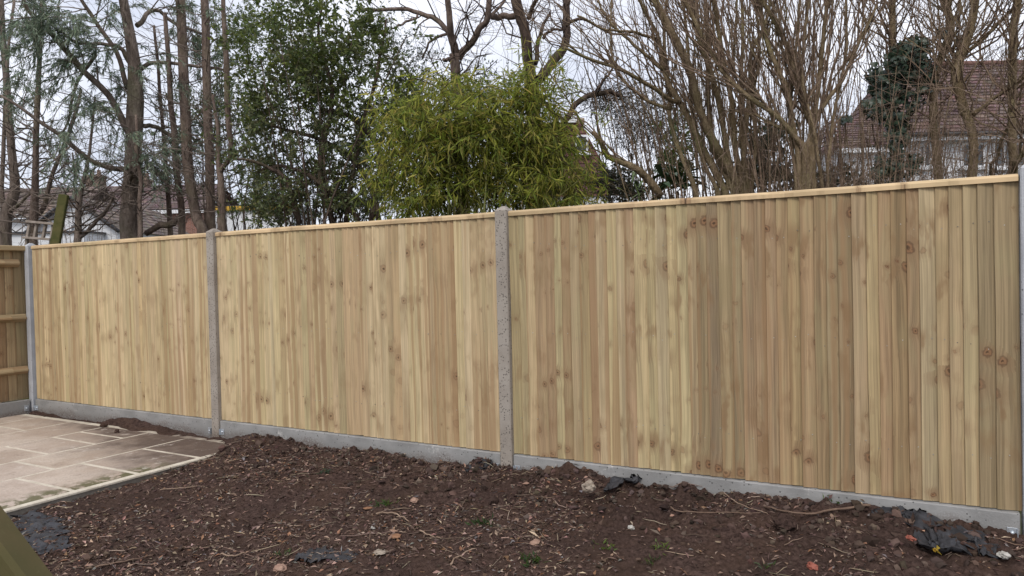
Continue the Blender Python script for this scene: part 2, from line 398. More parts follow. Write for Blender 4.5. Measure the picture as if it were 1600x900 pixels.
# ------------------------------------------------------------------ patio
def slab_material():
    t = NT('dusty_sandstone', .85, .2); v = t.pos(); sp = t.new('ShaderNodeSeparateXYZ'); t.li(v, sp.inputs[0])
    oi = t.new('ShaderNodeObjectInfo')
    a = t.noise(v, 2.6, 4, .6); b = t.noise(v, 60, 3, .6); d = t.noise(v, 9, 5, .65)
    c = t.mix(t.sstep(a.outputs['Fac'], .35, .65), (.38, .30, .235), (.55, .465, .385))
    c = t.mix(t.math('MULTIPLY', oi.outputs['Random'], .35), c, (.47, .39, .345))
    c = t.mix(t.sstep(b.outputs['Fac'], .4, .7, 0, .3), c, (.25, .20, .165))
    # soil trodden on to it, thickest by the fence
    y = t.math('ADD', sp.outputs['Y'], t.math('MULTIPLY', t.math('SUBTRACT', a.outputs['Fac'], .5), 1.5))
    y = t.math('ADD', y, t.math('MULTIPLY', t.math('SUBTRACT', d.outputs['Fac'], .5), .5))
    x_ = t.math('MULTIPLY', t.math('ADD', sp.outputs['X'], 3.7), .33)
    k = t.sstep(t.math('ADD', y, x_), -1.15, -.15, 0, .93)
    c = t.mix(k, c, (.085, .058, .046))
    # green algae along the open edge
    e = t.math('MULTIPLY', t.sstep(t.math('ADD', sp.outputs['X'], t.math('MULTIPLY', d.outputs['Fac'], .35)), -2.56, -2.38), t.sstep(d.outputs['Fac'], .40, .52))
    e = t.math('MULTIPLY', e, t.sstep(sp.outputs['Y'], -.75, -1.0))
    c = t.mix(t.math('MULTIPLY', e, .85), c, (.085, .085, .032))
    sc = t.noise(v, 5.5, 6, .75); c = t.mix(t.sstep(sc.outputs['Fac'], .56, .70, 0, .55), c, (.62, .56, .50)); c = t.mix(t.sstep(sc.outputs['Fac'], .44, .33, 0, .5), c, (.23, .175, .145))
    t.col(c); t.bump(t.math('ADD', d.outputs['Fac'], t.math('MULTIPLY', b.outputs['Fac'], .5)), .7, .008); return t.m
M['slab'] = slab_material()
M['mortar'] = simple('pale_mortar', (.55, .50, .41), (.68, .63, .53), 9, .9, .15, .4, 60, world=True)
def mortar_material():
    t = NT('pale_pointing', .9, .15); v = t.pos(); sp = t.new('ShaderNodeSeparateXYZ'); t.li(v, sp.inputs[0]); a = t.noise(v, 9, 4); d = t.noise(v, 3.5, 5, .65); e = t.noise(v, 60, 3)
    c = t.mix(t.sstep(a.outputs['Fac'], .35, .65), (.50, .45, .365), (.63, .575, .48)); c = t.mix(t.sstep(e.outputs['Fac'], .5, .7, 0, .4), c, (.33, .28, .22))
    k = t.sstep(t.math('ADD', t.math('ADD', sp.outputs['Y'], t.math('MULTIPLY', t.math('ADD', sp.outputs['X'], 3.7), .25)), t.math('MULTIPLY', t.math('SUBTRACT', d.outputs['Fac'], .5), 2.2)), -.55, .45, 0, .85)
    t.col(t.mix(k, c, (.13, .092, .072))); t.bump(e.outputs['Fac'], .4, .005); return t.m
M['pointing'] = mortar_material()
b = MB(); b.box((-6.2, -3.6, -.018), (-2.445, -.115, -.0016), bevel=.003)
patio = tag(b.build('patio', M['pointing']), kind='structure')
b = MB(); b.box((-6.2, -3.6, -.16), (-2.452, -.12, -.0185)); b.build('concrete_bed', simple('dark_concrete_bed', (.15, .135, .115), (.21, .19, .165), 9, .9, .15, .5, 50, world=True), patio)  # bed and its open side in darker grey than the pointing above
rows = [(-2.485, -3.215, [-.17, -.615, -1.13, -1.60, -2.15, -2.75, -3.5]), (-3.215, -3.775, [-.17, -1.33, -2.2, -3.1, -3.55]),
        (-3.775, -4.445, [-.17, -.43, -.68, -1.075, -1.9, -2.6, -3.5]), (-4.445, -5.035, [-.17, -1.2, -2.0, -2.9, -3.5]),
        (-5.035, -5.66, [-.17, -.62, -1.4, -2.1, -2.9, -3.5]), (-5.66, -6.15, [-.17, -.9, -1.8, -2.7, -3.5])]
for x1, x0, cuts in rows:
    for ya, yb in zip(cuts[:-1], cuts[1:]):
        jx, jy = .014, .015
        b = MB(); b.box((-(x1-x0)/2+jx, (yb-ya)/2+jy, -.03), ((x1-x0)/2-jx, -(yb-ya)/2-jy, 0), bevel=.003)
        o = b.build('paving_slab', M['slab'], patio); o.location = ((x0+x1)/2, (ya+yb)/2, random.uniform(-.001, .0015)); o.rotation_euler = (random.gauss(0, .0015), random.gauss(0, .0015), random.gauss(0, .003))

# ------------------------------------------------------------------ fence
def board_mesh(w_, h, k):
    r2 = np.random.default_rng(k); n = 6; zz = np.linspace(0, h, n)
    dl = np.cumsum(r2.normal(0, .0016, n)); dr = np.cumsum(r2.normal(0, .0011, n))
    prof = lambda i: [(0+dl[i], -.0250), (.002+dl[i], -.0265), (w_+dr[i], -.006), (w_+dr[i], -.001), (0+dl[i], -.0150)]
    V = np.array([(x, y, zz[i]) for i in range(n) for x, y in prof(i)]); s = 5
    q = [[i*s+a, i*s+(a+1) % s, (i+1)*s+(a+1) % s, (i+1)*s+a] for i in range(n-1) for a in range(s)]
    m_ = MB(); m_.add(V, q); m_.F += [np.array([[4, 3, 2, 1, 0]]), np.array([[(n-1)*s+a for a in range(5)]])]; m_.smooth += [False, False]
    me = m_.mesh('board'); me.materials.append(M['wood']); return me
COVER, BW = .0638, .105
BH = 1.652
board_meshes = [board_mesh(BW, BH-.004, k) for k in range(7)]
PALE, MID, GREEN, BROWN, OLIVE = np.array((.57, .447, .268)), np.array((.468, .350, .203)), np.array((.455, .368, .207)), np.array((.345, .232, .132)), np.array((.325, .245, .138))
def pick_tint(x):
    r = random.random()
    if x < -3: opts = [(PALE, .48), (MID, .3), (GREEN, .22)]
    elif x < 0: opts = [(PALE, .46), (GREEN, .28), (MID, .20), (BROWN, .06)]
    elif x < random.uniform(.2, 1.5): opts = [(PALE, .30), (MID, .32), (GREEN, .26), (BROWN, .12)]
    else: opts = [(PALE, .03), (MID, .18), (OLIVE, .42), (BROWN, .37)]
    for c, p in opts:
        if r < p: return c
        r -= p
    return opts[0][0]
def MEAN(x): return PALE*.45+MID*.55 if x < 0 else MID*.3+OLIVE*.4+BROWN*.3
def colour_boards(state, x):
    if state['left'] <= 0:
        state['left'] = random.choice([1, 1, 2, 2, 3, 4]); state['seed'] = random.uniform(.02, .98); state['tint'] = pick_tint(x)
    state['left'] -= 1
    k = random.gauss(1, .062)*(1-.10*min(1, max(0, (x-.6)/1.6))); c = (state['tint']*(.60 if x < 0 else .72)+MEAN(x)*(.40 if x < 0 else .28))*k*np.array((1, random.gauss(1, .012), random.gauss(1, .03)))
    if random.random() < .08: c = pick_tint(x)
    return (*c, state['seed'] if random.random() < .72 else random.uniform(.02, .98))

cap_mat = M['wood']
def cap_rail(x0, x1, parent, name='cap_rail'):
    n = 14; prof = [(-.036, 0), (-.036, .022), (-.030, .032), (-.018, .037), (.016, .037), (.026, .030), (.030, .018), (.030, 0)]
    xs_ = np.linspace(x0, x1, n); dz = np.cumsum(np.random.default_rng(int(abs(x0)*100)).normal(0, .0009, n)); dz -= np.linspace(dz[0], dz[-1], n)
    V = np.array([(p[0]*0+xs_[i], p[0], p[1]+dz[i]) for i in range(n) for p in prof]); s = len(prof)
    q = [[i*s+a, (i+1)*s+a, (i+1)*s+(a+1) % s, i*s+(a+1) % s] for i in range(n-1) for a in range(s)]
    # the material's grain runs along local z, so the rail is laid on its side by its rotation
    V2 = np.stack([V[:, 1], V[:, 2]-.0, V[:, 0]-x0], 1)      # local (x=y, y=z, z=x)
    m_ = MB(); m_.add(V2, q); m_.F += [np.array([list(range(s))]), np.array([[(n-1)*s+a for a in range(s)][::-1]])]; m_.smooth += [False]*2
    o = m_.build(name, cap_mat, parent)
    return o
ROT_CAP = Matrix(((0, 0, 1), (1, 0, 0), (0, 1, 0))).to_euler()

def make_panel(x0, x1, label, zt=1.83):
    t = thing('wooden_fence', label, 'fence', ((x0+x1)/2, 0, .15), 'wooden fence bays between the posts')
    ox = (x0+x1)/2; st = dict(left=0)
    n = int((x1-x0-.03)/COVER); cov = (x1-x0-BW+.005)/(n-1)
    nails = MB()
    rails = (.27, .84, 1.43)
    for i in range(n):
        x = x0+i*cov; last = i == n-1
        o = link('board', random.choice(board_meshes), None, t)
        o.location = (x-ox+(random.gauss(0, .0055) if 0 < i < n-1 else 0), random.gauss(-.0006, .0009), .004+abs(random.gauss(0, .002))); o.rotation_euler = (0, random.gauss(0, .0009), random.gauss(0, .010))
        o.color = colour_boards(st, x)
        for rz in rails:
            xx = x+cov*.55+random.gauss(0, .009); zz = rz+random.gauss(0, .020)
            a = np.arange(6)*np.pi/3; rr = .0031
            V = [(xx-ox+rr*math.cos(q), -.0212, zz+rr*math.sin(q)) for q in a] + [(xx-ox+rr*1.0*math.cos(q), -.0095, zz+rr*math.sin(q)) for q in a]
            nails.add(V, [[k, (k+1) % 6, 6+(k+1) % 6, 6+k] for k in range(6)]); nails.F.append(np.array([[5, 4, 3, 2, 1, 0]])+nails.n-12); nails.smooth.append(False)
    tag(nails.build('nail_heads', M['nail'], t), kind='stuff')
    c = cap_rail(x0, x1, t); c.rotation_euler = ROT_CAP; c.location = (x0-ox, 0, zt-.037-.15); c.color = (.60, .44, .26, random.random())
    for rz in rails:                                   # triangular arris rails behind the boards
        r_ = MB(); V = [(x0-ox, 0.001, rz-.04), (x0-ox, .001, rz+.04), (x0-ox, .05, rz), (x1-ox, .001, rz-.04), (x1-ox, .001, rz+.04), (x1-ox, .05, rz)]
        r_.add(V, [[0, 3, 4, 1], [1, 4, 5, 2], [2, 5, 3, 0]]); r_.F += [np.array([[0, 1, 2]]), np.array([[5, 4, 3]])]; r_.smooth += [False]*2
        o = r_.build('rail', M['wood'], t); o.color = (*MID, random.random())
    return t
def make_post(x, y, label, mat, wx=.092, y0=-.062, y1=.05, top=1.865):
    t = MB(); a, bq = x-wx/2, x+wx/2; zs = top-.026
    t.box((a, y0, -.5), (bq, y1, zs), bevel=.006)
    V = [(a, y0, zs-.006), (bq, y0, zs-.006), (bq, y1, zs-.006), (a, y1, zs-.006), (x-.012, (y0+y1)/2-.01, top), (x+.012, (y0+y1)/2-.01, top), (x+.012, (y0+y1)/2+.01, top), (x-.012, (y0+y1)/2+.01, top)]
    t.add(V, [[0, 1, 5, 4], [1, 2, 6, 5], [2, 3, 7, 6], [3, 0, 4, 7], [4, 5, 6, 7]])
    o = t.build('fence_post', mat, None, off=(x, (y0+y1)/2, 0)); o.location = (x, (y0+y1)/2, 0)
    return tag(o, label, 'post', 'concrete posts of the fence')
def bracket(parent, lx, ly, lz, flip):
    b_ = MB(); b_.box((-.022, -.004, -.026), (.022, 0, .026), bevel=.001)
    b_.box((.022*flip-.002, -.02, -.026), (.022*flip+.002, 0, .026))
    o = b_.build('bracket', M['zinc'], parent); o.location = (lx, ly, lz)
    h = MB(); h.tubes([[(0, -.0045, 0), (0, -.011, 0), (0, -.014, 0)]], [[.010, .0095, .004]], 10)
    q = h.build('bolt', M['zinc'], o)
    return o
def make_gravel(x0, x1, label):
    m_ = MB(); L_ = x1-x0; m_.box((0, 0, -.10), (L_, .05, .15), bevel=.005)
    o = m_.build('gravel_board', M['gravel'], None); o.location = (x0, -.047, 0)
    tag(o, label, 'gravel board', 'concrete gravel boards under the fence')
    return o
POSTX = [-6., -3., 0., 3.]
labels_p = ['pale yellow featheredge panel furthest from the camera, between the corner post and next post', 'pale wooden featheredge panel in the middle bay, behind the soil heap', 'browner knotty featheredge panel nearest the camera at the right of the photo']
labels_g = ['concrete gravel board along the back of the paving', 'concrete gravel board between the two speckled posts, above the soil', 'concrete gravel board nearest the camera, with torn black membrane lying against it']
labels_post = ['narrow bluish grey post in the corner where the two fences meet', 'speckled concrete post where the paving ends', 'speckled concrete post in the middle of the photo, bamboo behind its top', 'pale grey post at the right edge of the photo, nearest the camera']
for i in range(3):
    make_panel(POSTX[i]+.048, (POSTX[i+1]-.048, 2.938)[i == 2], labels_p[i])
    go = make_gravel(POSTX[i]+.050, (POSTX[i+1]-.050, 2.93)[i == 2], labels_g[i])
    if i > 0: bracket(go, .034, -.001, .055, -1)
    else: bracket(go, .034, -.001, .06, -1)
    bracket(go, (2.9, 2.88)[i == 2]-.034, -.001, .052, 1)
for i in range(4):
    if i == 0: make_post(-6.02, 0, labels_post[i], M['pale_post'], .075, -.055, .05, 1.86)
    elif i == 3: make_post(2.986, 0, labels_post[i], M['pale_post'], .085, -.055, .05, 1.885)
    else: make_post(POSTX[i], 0, labels_post[i], M['post'])

# the return fence on the left, seen from its rail side
rt_ = thing('wooden_fence', 'darker fence panel at the left edge showing its rails and board backs', 'fence', (-6.06, -1.5, .15), 'wooden fence bays between the posts')
st = dict(left=0); y = .045
i = 0
while y > -3.0:
    o = link('board', random.choice(board_meshes), None, rt_); o.location = (-.03, y+1.5, .004); o.rotation_euler = (0, 0, -math.pi/2+random.gauss(0, .01))
    o.color = (*(random.choice([MID, BROWN, OLIVE])*random.uniform(.82, 1.0)), random.random()); y -= .088; i += 1
for rz, ln in ((1.49, .05), (.895, .0), (.325, .0)):
    m_ = MB(); yb = 1.5-.06-ln; V = []
    for yy in (-1.5, yb-.16, yb-.15, yb):
        k = 1 if yy < yb-.155 else .45
        V += [(-.001, rz-.042), (-.001, rz+.042), (.062*k, rz+.004), (.062*k, rz-.012)]
    V = np.array([(v[0], v[1], yy) for v, yy in zip(V, np.repeat([-1.5, yb-.16, yb-.15, yb], 4))])   # local (x, y=z, z=y)
    F = [[j*4+a, (j+1)*4+a, (j+1)*4+(a+1) % 4, j*4+(a+1) % 4] for j in range(3) for a in range(4)]
    m_.add(V, F); m_.F += [np.array([[0, 1, 2, 3]]), np.array([[15, 14, 13, 12]])]; m_.smooth += [False]*2
    o = m_.build('rail', M['wood'], rt_); o.rotation_euler = Matrix(((1, 0, 0), (0, 0, 1), (0, 1, 0))).to_4x4().to_euler() if False else (0, 0, 0)
    me = o.data
    co = np.empty(len(me.vertices)*3); me.vertices.foreach_get('co', co); co = co.reshape(-1, 3)
    me.vertices.foreach_set('co', np.stack([co[:, 0], co[:, 2], co[:, 1]], 1).astype(np.float32).ravel()); me.update()
    o.color = (*(MID*.72), random.random())
m_ = MB(); m_.box((-.036, -1.5, 0), (.036, 1.455, .055), bevel=.008); o = m_.build('cap_rail', M['wood'], rt_); o.location = (0, 0, 1.625); o.color = (*(MID*.85), .4)
m_ = MB(); m_.box((0, 0, -.1), (.05, 2.93, .15), bevel=.005); go = m_.build('gravel_board', M['gravel']); go.location = (-6.055, -3.0, 0)
tag(go, 'short length of concrete gravel board running to the left edge under the darker panel', 'gravel board', 'concrete gravel boards under the fence')
bk = MB(); bk.box((0, -.022, -.03), (.004, .022, .03), bevel=.001); bk = bk.build('bracket', M['zinc'], go); bk.location = (.051, 2.89, .06)
h = MB(); h.tubes([[(.0045, 0, 0), (.011, 0, 0), (.014, 0, 0)]], [[.010, .0095, .004]], 10); h.build('bolt', M['zinc'], bk)
# ------------------------------------------------------------------ vegetation tools
def sprout(P, Rd, n, ln, ang=(35, 75), up=.2, curl=0., k=5, t0=.25, rk=.55, rmax=.02, rmin=.0015, jit=.06, bias=None, tpow=1.):
    """n side shoots on the given curves"""
    P = np.asarray(P); Rd = np.asarray(Rd); m_, K, _ = P.shape
    lens = np.linalg.norm(np.diff(P, axis=1), axis=2).sum(1)
    i = rng.choice(m_, n, p=lens/lens.sum()); t = (t0+(1-t0)*rng.random(n)**tpow)*(K-1); j = np.minimum(t.astype(int), K-2); f = (t-j)[:, None]
    p = P[i, j]*(1-f)+P[i, j+1]*f; T = P[i, j+1]-P[i, j]; T /= np.linalg.norm(T, axis=1, keepdims=True)+1e-9
    r = Rd[i, j]*(1-f[:, 0])+Rd[i, j+1]*f[:, 0]
    q = rng.normal(size=(n, 3)); q -= T*(q*T).sum(1, keepdims=True); q /= np.linalg.norm(q, axis=1, keepdims=True)
    a = np.radians(rng.uniform(ang[0], ang[1], n))[:, None]
    D = np.cos(a)*T+np.sin(a)*q; D[:, 2] += up
    if bias is not None: D += np.asarray(bias)
    D /= np.linalg.norm(D, axis=1, keepdims=True)
    Ls = rng.uniform(ln[0], ln[1], n)*(1-.35*t/(K-1))
    s = np.linspace(0, 1, k)[None, :, None]*Ls[:, None, None]
    W = np.cumsum(rng.normal(0, jit, (n, k, 3)), axis=1)*Ls[:, None, None]/k*2; W[:, 0] = 0
    Q = p[:, None]+D[:, None]*s+W; Q[:, :, 2] += curl*(s[:, :, 0]**2)/np.maximum(Ls[:, None], .05)
    r0 = np.clip(r*rk, rmin, rmax)[:, None]
    return Q, r0*np.linspace(1, .35, k)[None]+0*s[:, :, 0]
def curve(pts, depth, k=16, drift=0., rs=1.):
    """limb drawn as (px, py, half-width px); depth changes by drift metres along it"""
    n = len(pts); dd = [depth+drift*i/max(1, n-1) for i in range(n)]
    P = spline([U(a, b_, d) for (a, b_, _), d in zip(pts, dd)], k)
    r = np.interp(np.linspace(0, n-1, k), range(n), [q[2]*d/FPX*rs for q, d in zip(pts, dd)])
    return P, r
def wobble(P, amp):
    q = rng.normal(0, amp, P.shape); q[0] = 0; q[1:-1] = (q[:-2]+q[1:-1]+q[2:])[:]/2 if len(P) > 2 else q[1:-1]
    return P+q
def to_ground(P, r, k=4):
    """carries the foot of a trunk straight down to the ground"""
    p = P[0]; zs = np.linspace(-.15, p[2], k, endpoint=False)
    ex = np.array([[p[0], p[1], z] for z in zs]); return np.vstack([ex, P]), np.concatenate([np.linspace(r[0]*1.35, r[0]*1.05, k), r])
def stack(cs): return np.array([c[0] for c in cs]), np.array([c[1] for c in cs])
def tree(name, label, cat, depth, trunks, limbs=(), twigs=(), mat=None, twig_mat=None, group=None, drift=.6, trunk_name='trunk', k=16, wob=.012, rs=1.):
    base = U(trunks[0][0][0], trunks[0][0][1], depth); base = (base[0], base[1], 0)
    t = thing(name, label, cat, base, group); cs = []; ls = []
    for pts in trunks:
        P, r = curve(pts, depth, k, random.uniform(-drift, drift)*.6, rs); P = wobble(P, wob*.6); cs.append((P, r))
        P2, r2 = to_ground(P, r)
        b_ = MB(); b_.tubes(P2, r2, 9); b_.build(trunk_name, mat, t, base)
    for pts in limbs:
        P, r = curve(pts, depth, k, random.uniform(-drift, drift)); P = wobble(P, wob); ls.append((P, r))
        b_ = MB(); b_.tubes(P, r, 7); b_.build('limb', mat, t, base)
    src = stack(cs+ls); tw = MB(); lv = src
    for spec in twigs:
        spec = dict(spec); src_ = spec.pop('src', None); sides = spec.pop('sides', 3)
        s_ = {'trunk': lambda: stack(cs), 'limb': lambda: stack(ls or cs), None: lambda: lv, 'all': lambda: src}[src_]()
        lv = sprout(*s_, **spec); tw.tubes(lv[0], lv[1], sides, cap=False)
    if twigs: tag(tw.build('twigs', twig_mat or mat, t, base), kind='stuff')
    return t, base, src, lv
def tints(n, cols, var=.18):
    cols = np.array(cols, float); c = cols[rng.integers(0, len(cols), n)]
    return np.clip(c*(1+rng.normal(0, var, (n, 1)))*(1+rng.normal(0, .05, (n, 3))), .004, 1)
def leaf_on(P, per, ln, wd, cols, spread=.7, droop=-.2, tmin=.2, fold=.15, var=.18):
    """leaves set along shoots; returns a mesh builder"""
    n, K, _ = P.shape; N_ = n*per; i = np.repeat(np.arange(n), per); t = rng.uniform(tmin, 1, N_)*(K-1); j = np.minimum(t.astype(int), K-2); f = (t-j)[:, None]
    p = P[i, j]*(1-f)+P[i, j+1]*f; T = P[i, j+1]-P[i, j]; T /= np.linalg.norm(T, axis=1, keepdims=True)+1e-9
    D = T*(1-spread)+rng.normal(size=(N_, 3))*spread; D[:, 2] += droop
    b_ = MB(); b_.leaves(p, D, rng.uniform(*ln, N_), rng.uniform(*wd, N_), tints(N_, cols, var), fold); return b_

M['bark_grey'] = bark('grey_brown_bark', (.13, .10, .082), (.25, .20, .168))
M['bark_red'] = bark('reddish_brown_bark', (.12, .086, .07), (.225, .17, .14))
M['bark_dark'] = bark('dark_bark', (.065, .046, .038), (.16, .115, .092))
M['bark_olive'] = bark('olive_brown_bark', (.165, .12, .070), (.30, .228, .142))
M['bark_whip'] = bark('brown_whip_bark', (.185, .125, .088), (.31, .225, .162))
M['twig'] = simple('twig_bark', (.13, .10, .085), (.22, .18, .15), 3, .9, .1)
M['leaf'] = tinted('leaves', (1, 1, 1), .42, .45, .5)
M['bleaf'] = tinted('bamboo_leaves', (1, 1, 1), .5, .3, .66)
M['needle'] = tinted('conifer_needles', (1, 1, 1), .65, .2, .15)
EVX = [(.035, .058, .022), (.028, .05, .024), (.05, .075, .022)]

# ------------------------------------------------------------------ left: bare trees and the big conifer
HT = [dict(n=60, ln=(.5, 1.6), ang=(60, 95), up=-.05, curl=.25, t0=.05, rmax=.012, rk=.3, k=6, jit=.12, src='trunk'), dict(n=210, ln=(.2, .7), ang=(30, 70), up=.1, k=4, rmax=.004)]
G1 = 'slim bare trees at the left behind the fence'
tree('bare_tree', 'thin grey bare tree at the far left edge, forked low and curving upward', 'tree', 11, [[(8, 372, 9), (10, 330, 9), (22, 300, 7.5), (21, 250, 6), (12, 150, 5), (4, 60, 4.5), (2, -40, 4)]],
     [[(8, 335, 5), (3, 290, 3.5), (5, 230, 3), (12, 120, 2.5), (20, 0, 2)], [(12, 335, 3), (30, 320, 2.5), (48, 300, 2)]], HT, M['bark_grey'], M['twig'], G1)
tree('bare_tree', 'thin straight bare tree beside the wooden frame, second trunk from the left edge', 'tree', 10.5, [[(51, 372, 7), (53, 320, 6), (55, 250, 4.5), (58, 150, 4), (63, 50, 3), (66, -30, 2.5)]],
     [[(53, 330, 4), (62, 335, 4), (75, 300, 3.5), (90, 250, 3), (115, 190, 3), (128, 140, 2)]], HT, M['bark_red'], M['twig'], G1)
tree('bare_tree', 'crooked bare sapling right of the mossy board, leaning right', 'tree', 10, [[(121, 378, 5.5), (123, 340, 5), (125, 305, 4), (135, 270, 3), (143, 220, 2), (148, 150, 1.5)]],
     [[(124, 372, 3), (150, 345, 3), (168, 325, 2.5), (180, 300, 1.5)], [(124, 345, 2.5), (118, 300, 2), (112, 240, 1.2)]], HT, M['bark_grey'], M['twig'], G1)
t, base, src, lv = tree('conifer_tree', 'thick conifer trunk with drooping blue green foliage above the white house', 'tree', 10,
     [[(203, 372, 14), (200, 340, 13), (203, 290, 11), (208, 230, 12), (211, 170, 13), (210, 110, 10), (202, 50, 8), (186, -40, 6)]],
     [[(203, 210, 6), (170, 150, 5), (130, 110, 4.5), (80, 55, 4), (45, 15, 3), (30, -30, 2.5)],
      [(200, 265, 4.5), (160, 258, 4), (125, 240, 3.8), (85, 205, 3.2), (45, 178, 2.6), (0, 150, 2)],
      [(200, 140, 4), (180, 80, 3.5), (140, 20, 3), (110, -30, 2)], [(205, 100, 4), (180, 70, 3), (120, 65, 2.5), (90, 45, 1.5)],
      [(210, 195, 4), (240, 195, 3.5), (270, 212, 3), (290, 217, 2)], [(212, 110, 4), (240, 98, 3.2), (300, 102, 2.4), (350, 108, 1.6)],
      [(214, 40, 4), (240, 15, 3), (280, 40, 2.5), (330, 55, 1.8)], [(195, 330, 3), (196, 300, 4), (205, 275, 3.5), (200, 262, 3)], [(150, 85, 3), (120, 130, 2.4), (110, 180, 2), (95, 210, 1.2)]],
     [dict(n=105, ln=(.4, 1.3), ang=(40, 85), up=-.02, curl=-.15, rk=.4, rmax=.012, t0=.2, src='all')], M['bark_grey'], M['twig'], None, 1.2)
sp_ = sprout(lv[0], lv[1], 720, (.2, .6), (20, 70), -.35, -.5, k=5, rmax=.004, t0=.3)
keep = sp_[0][:, 0, 2] > 2.9; sp_ = (sp_[0][keep], sp_[1][keep])
b_ = leaf_on(sp_[0], 36, (.05, .12), (.007, .013), [(.20, .25, .175), (.165, .215, .15), (.25, .28, .20)], .38, -.35, .05, .05)
b_.tubes(sp_[0], sp_[1], 3, tints(len(sp_[0]), [(.05, .06, .045)]), cap=False)
tag(b_.build('foliage', M['needle'], t, base, True), kind='stuff')
# the reddish row of slim trunks
G2 = 'row of slim reddish trunks left of the dense evergreen'
FT = [dict(n=42, ln=(.4, 1.3), ang=(55, 95), up=.1, curl=.1, t0=.15, rmax=.009, rk=.25, k=6, jit=.14, src='trunk'), dict(n=100, ln=(.15, .6), ang=(30, 70), up=.15, k=4, rmax=.004)]
for lab, dep, tr, lm in [
    ('slim trunk just left of the thick conifer base, in front of the brick house', 9.4, [(219, 368, 4), (218, 320, 3.5), (219, 280, 3), (213, 240, 3), (213, 180, 2)], []),
    ('slender reddish trunk right of the thick conifer, shortest of its row', 10.5, [(266, 360, 4), (262, 290, 3.5), (258, 250, 3), (249, 130, 2.5), (240, 40, 2)], []),
    ('slim trunk with low dead branch, third in the reddish row', 10.2, [(284, 362, 5.5), (281, 310, 5), (276, 260, 5), (270, 190, 4.5), (266, 120, 4), (258, 20, 3)], [[(285, 340, 6), (270, 350, 5.5), (250, 352, 5), (228, 366, 4.5)]]),
    ('straightest and thickest of the reddish trunks, lighter bark towards the top', 9.8, [(316, 358, 8), (305, 330, 8), (296, 270, 8), (290, 180, 8), (286, 90, 7.5), (281, -30, 7)], []),
    ('tall reddish trunk left of the first speckled post, very straight', 10, [(330, 357, 7.5), (327, 300, 7), (325, 200, 7), (322, 100, 6.5), (318, -30, 6)], []),
    ('dark trunk directly behind the first speckled post', 9.6, [(347, 358, 7), (346, 310, 6), (342, 260, 5), (338, 200, 3), (330, 150, 2)], [[(346, 270, 3), (358, 240, 4), (356, 180, 4.5), (354, 100, 4.5), (350, 20, 3.5), (346, -30, 3)]])]:
    tree('slim_tree', lab, 'tree', dep, [tr], lm, FT, M['bark_red'], M['twig'], G2)

# ------------------------------------------------------------------ evergreen bush (broad, loose)
def bush(name, label, cat, depth, centre, stems, blobs, nspray, per, ln, wd, cols, mat, stem_mat, spray=(.15, .45), droop=-.1, spread=.75, group=None, foot_spread=40, var=.2, up=.3, part='foliage', extra_depth=1.0, fold=.15, clump=None):
    """stems fan out from a foot; leafy sprays fill the listed (px, py, rx, ry, share) masses"""
    base = U(centre[0], centre[1], depth); base = (base[0], base[1], 0)
    t = thing(name, label, cat, base, group); ss = []
    b0 = np.array(base); sh_ = np.array([b[4] for b in blobs], float); sh_ /= sh_.sum()
    for i in range(stems):
        q = blobs[rng.choice(len(blobs), p=sh_)]; a = rng.uniform(0, 2*np.pi); r = math.sqrt(rng.random())
        tip = U(q[0]+q[2]*r*math.cos(a), q[1]+q[3]*r*math.sin(a), depth+rng.normal(0, extra_depth*.5))
        f = b0+np.array([rng.normal(0, foot_spread/FPX*depth), rng.normal(0, extra_depth*.3), 0])
        mid = (f*.45+tip*.55)+rng.normal(0, .12, 3); mid[2] += .25
        P = spline([f, f*.75+mid*.25+rng.normal(0, .05, 3), mid, tip], 12); ss.append((P, np.linspace(1, .3, 12)*rng.uniform(.008, .022)))
    S = stack(ss); b_ = MB(); b_.tubes(S[0], S[1], 5, cap=False)
    q1 = sprout(S[0], S[1], stems*9, (.3, .9), (25, 65), up, k=5, rmax=.007); b_.tubes(q1[0], q1[1], 3, cap=False)
    b_.build('stems', stem_mat, t, base)['kind'] = 'stuff'
    cnt = rng.multinomial(nspray, sh_); ps = []
    for q, n in zip(blobs, cnt):
        u = rng.normal(size=(n, 3)); u /= np.linalg.norm(u, axis=1, keepdims=True); u *= (rng.random((n, 1)))**.45
        ps += [U(q[0]+q[2]*a, q[1]+q[3]*b2, depth+extra_depth*c) for a, b2, c in u]
    ps = np.array(ps); n = len(ps)
    if clump:
        cc = ps[rng.choice(n, n//clump[0], replace=False)]; near = cc[np.argmin(((ps[:, None]-cc[None])**2).sum(2), 1)]; ps = near+(ps-near)*clump[1]
    D = rng.normal(size=(n, 3)); D[:, 2] += up; D /= np.linalg.norm(D, axis=1, keepdims=True)
    L_ = rng.uniform(*spray, n)[:, None, None]; s = np.linspace(0, 1, 4)[None, :, None]
    P = ps[:, None]+D[:, None]*s*L_; P[:, :, 2] += droop*(s[:, :, 0]**2)*L_[:, :, 0]
    P = P[P[:, 0, 2] > .15]
    fb = leaf_on(P, per, ln, wd, cols, spread, droop*1.2, .05, fold, var)
    fb.tubes(P, np.full(P.shape[:2], .0022), 3, tints(len(P), [(.055, .05, .03)]), cap=False)
    tag(fb.build(part, mat, t, base, True), kind='stuff')
    return t, base, S
EV = [(.14, .175, .07), (.11, .145, .07), (.185, .21, .07), (.16, .17, .09), (.21, .21, .10)]
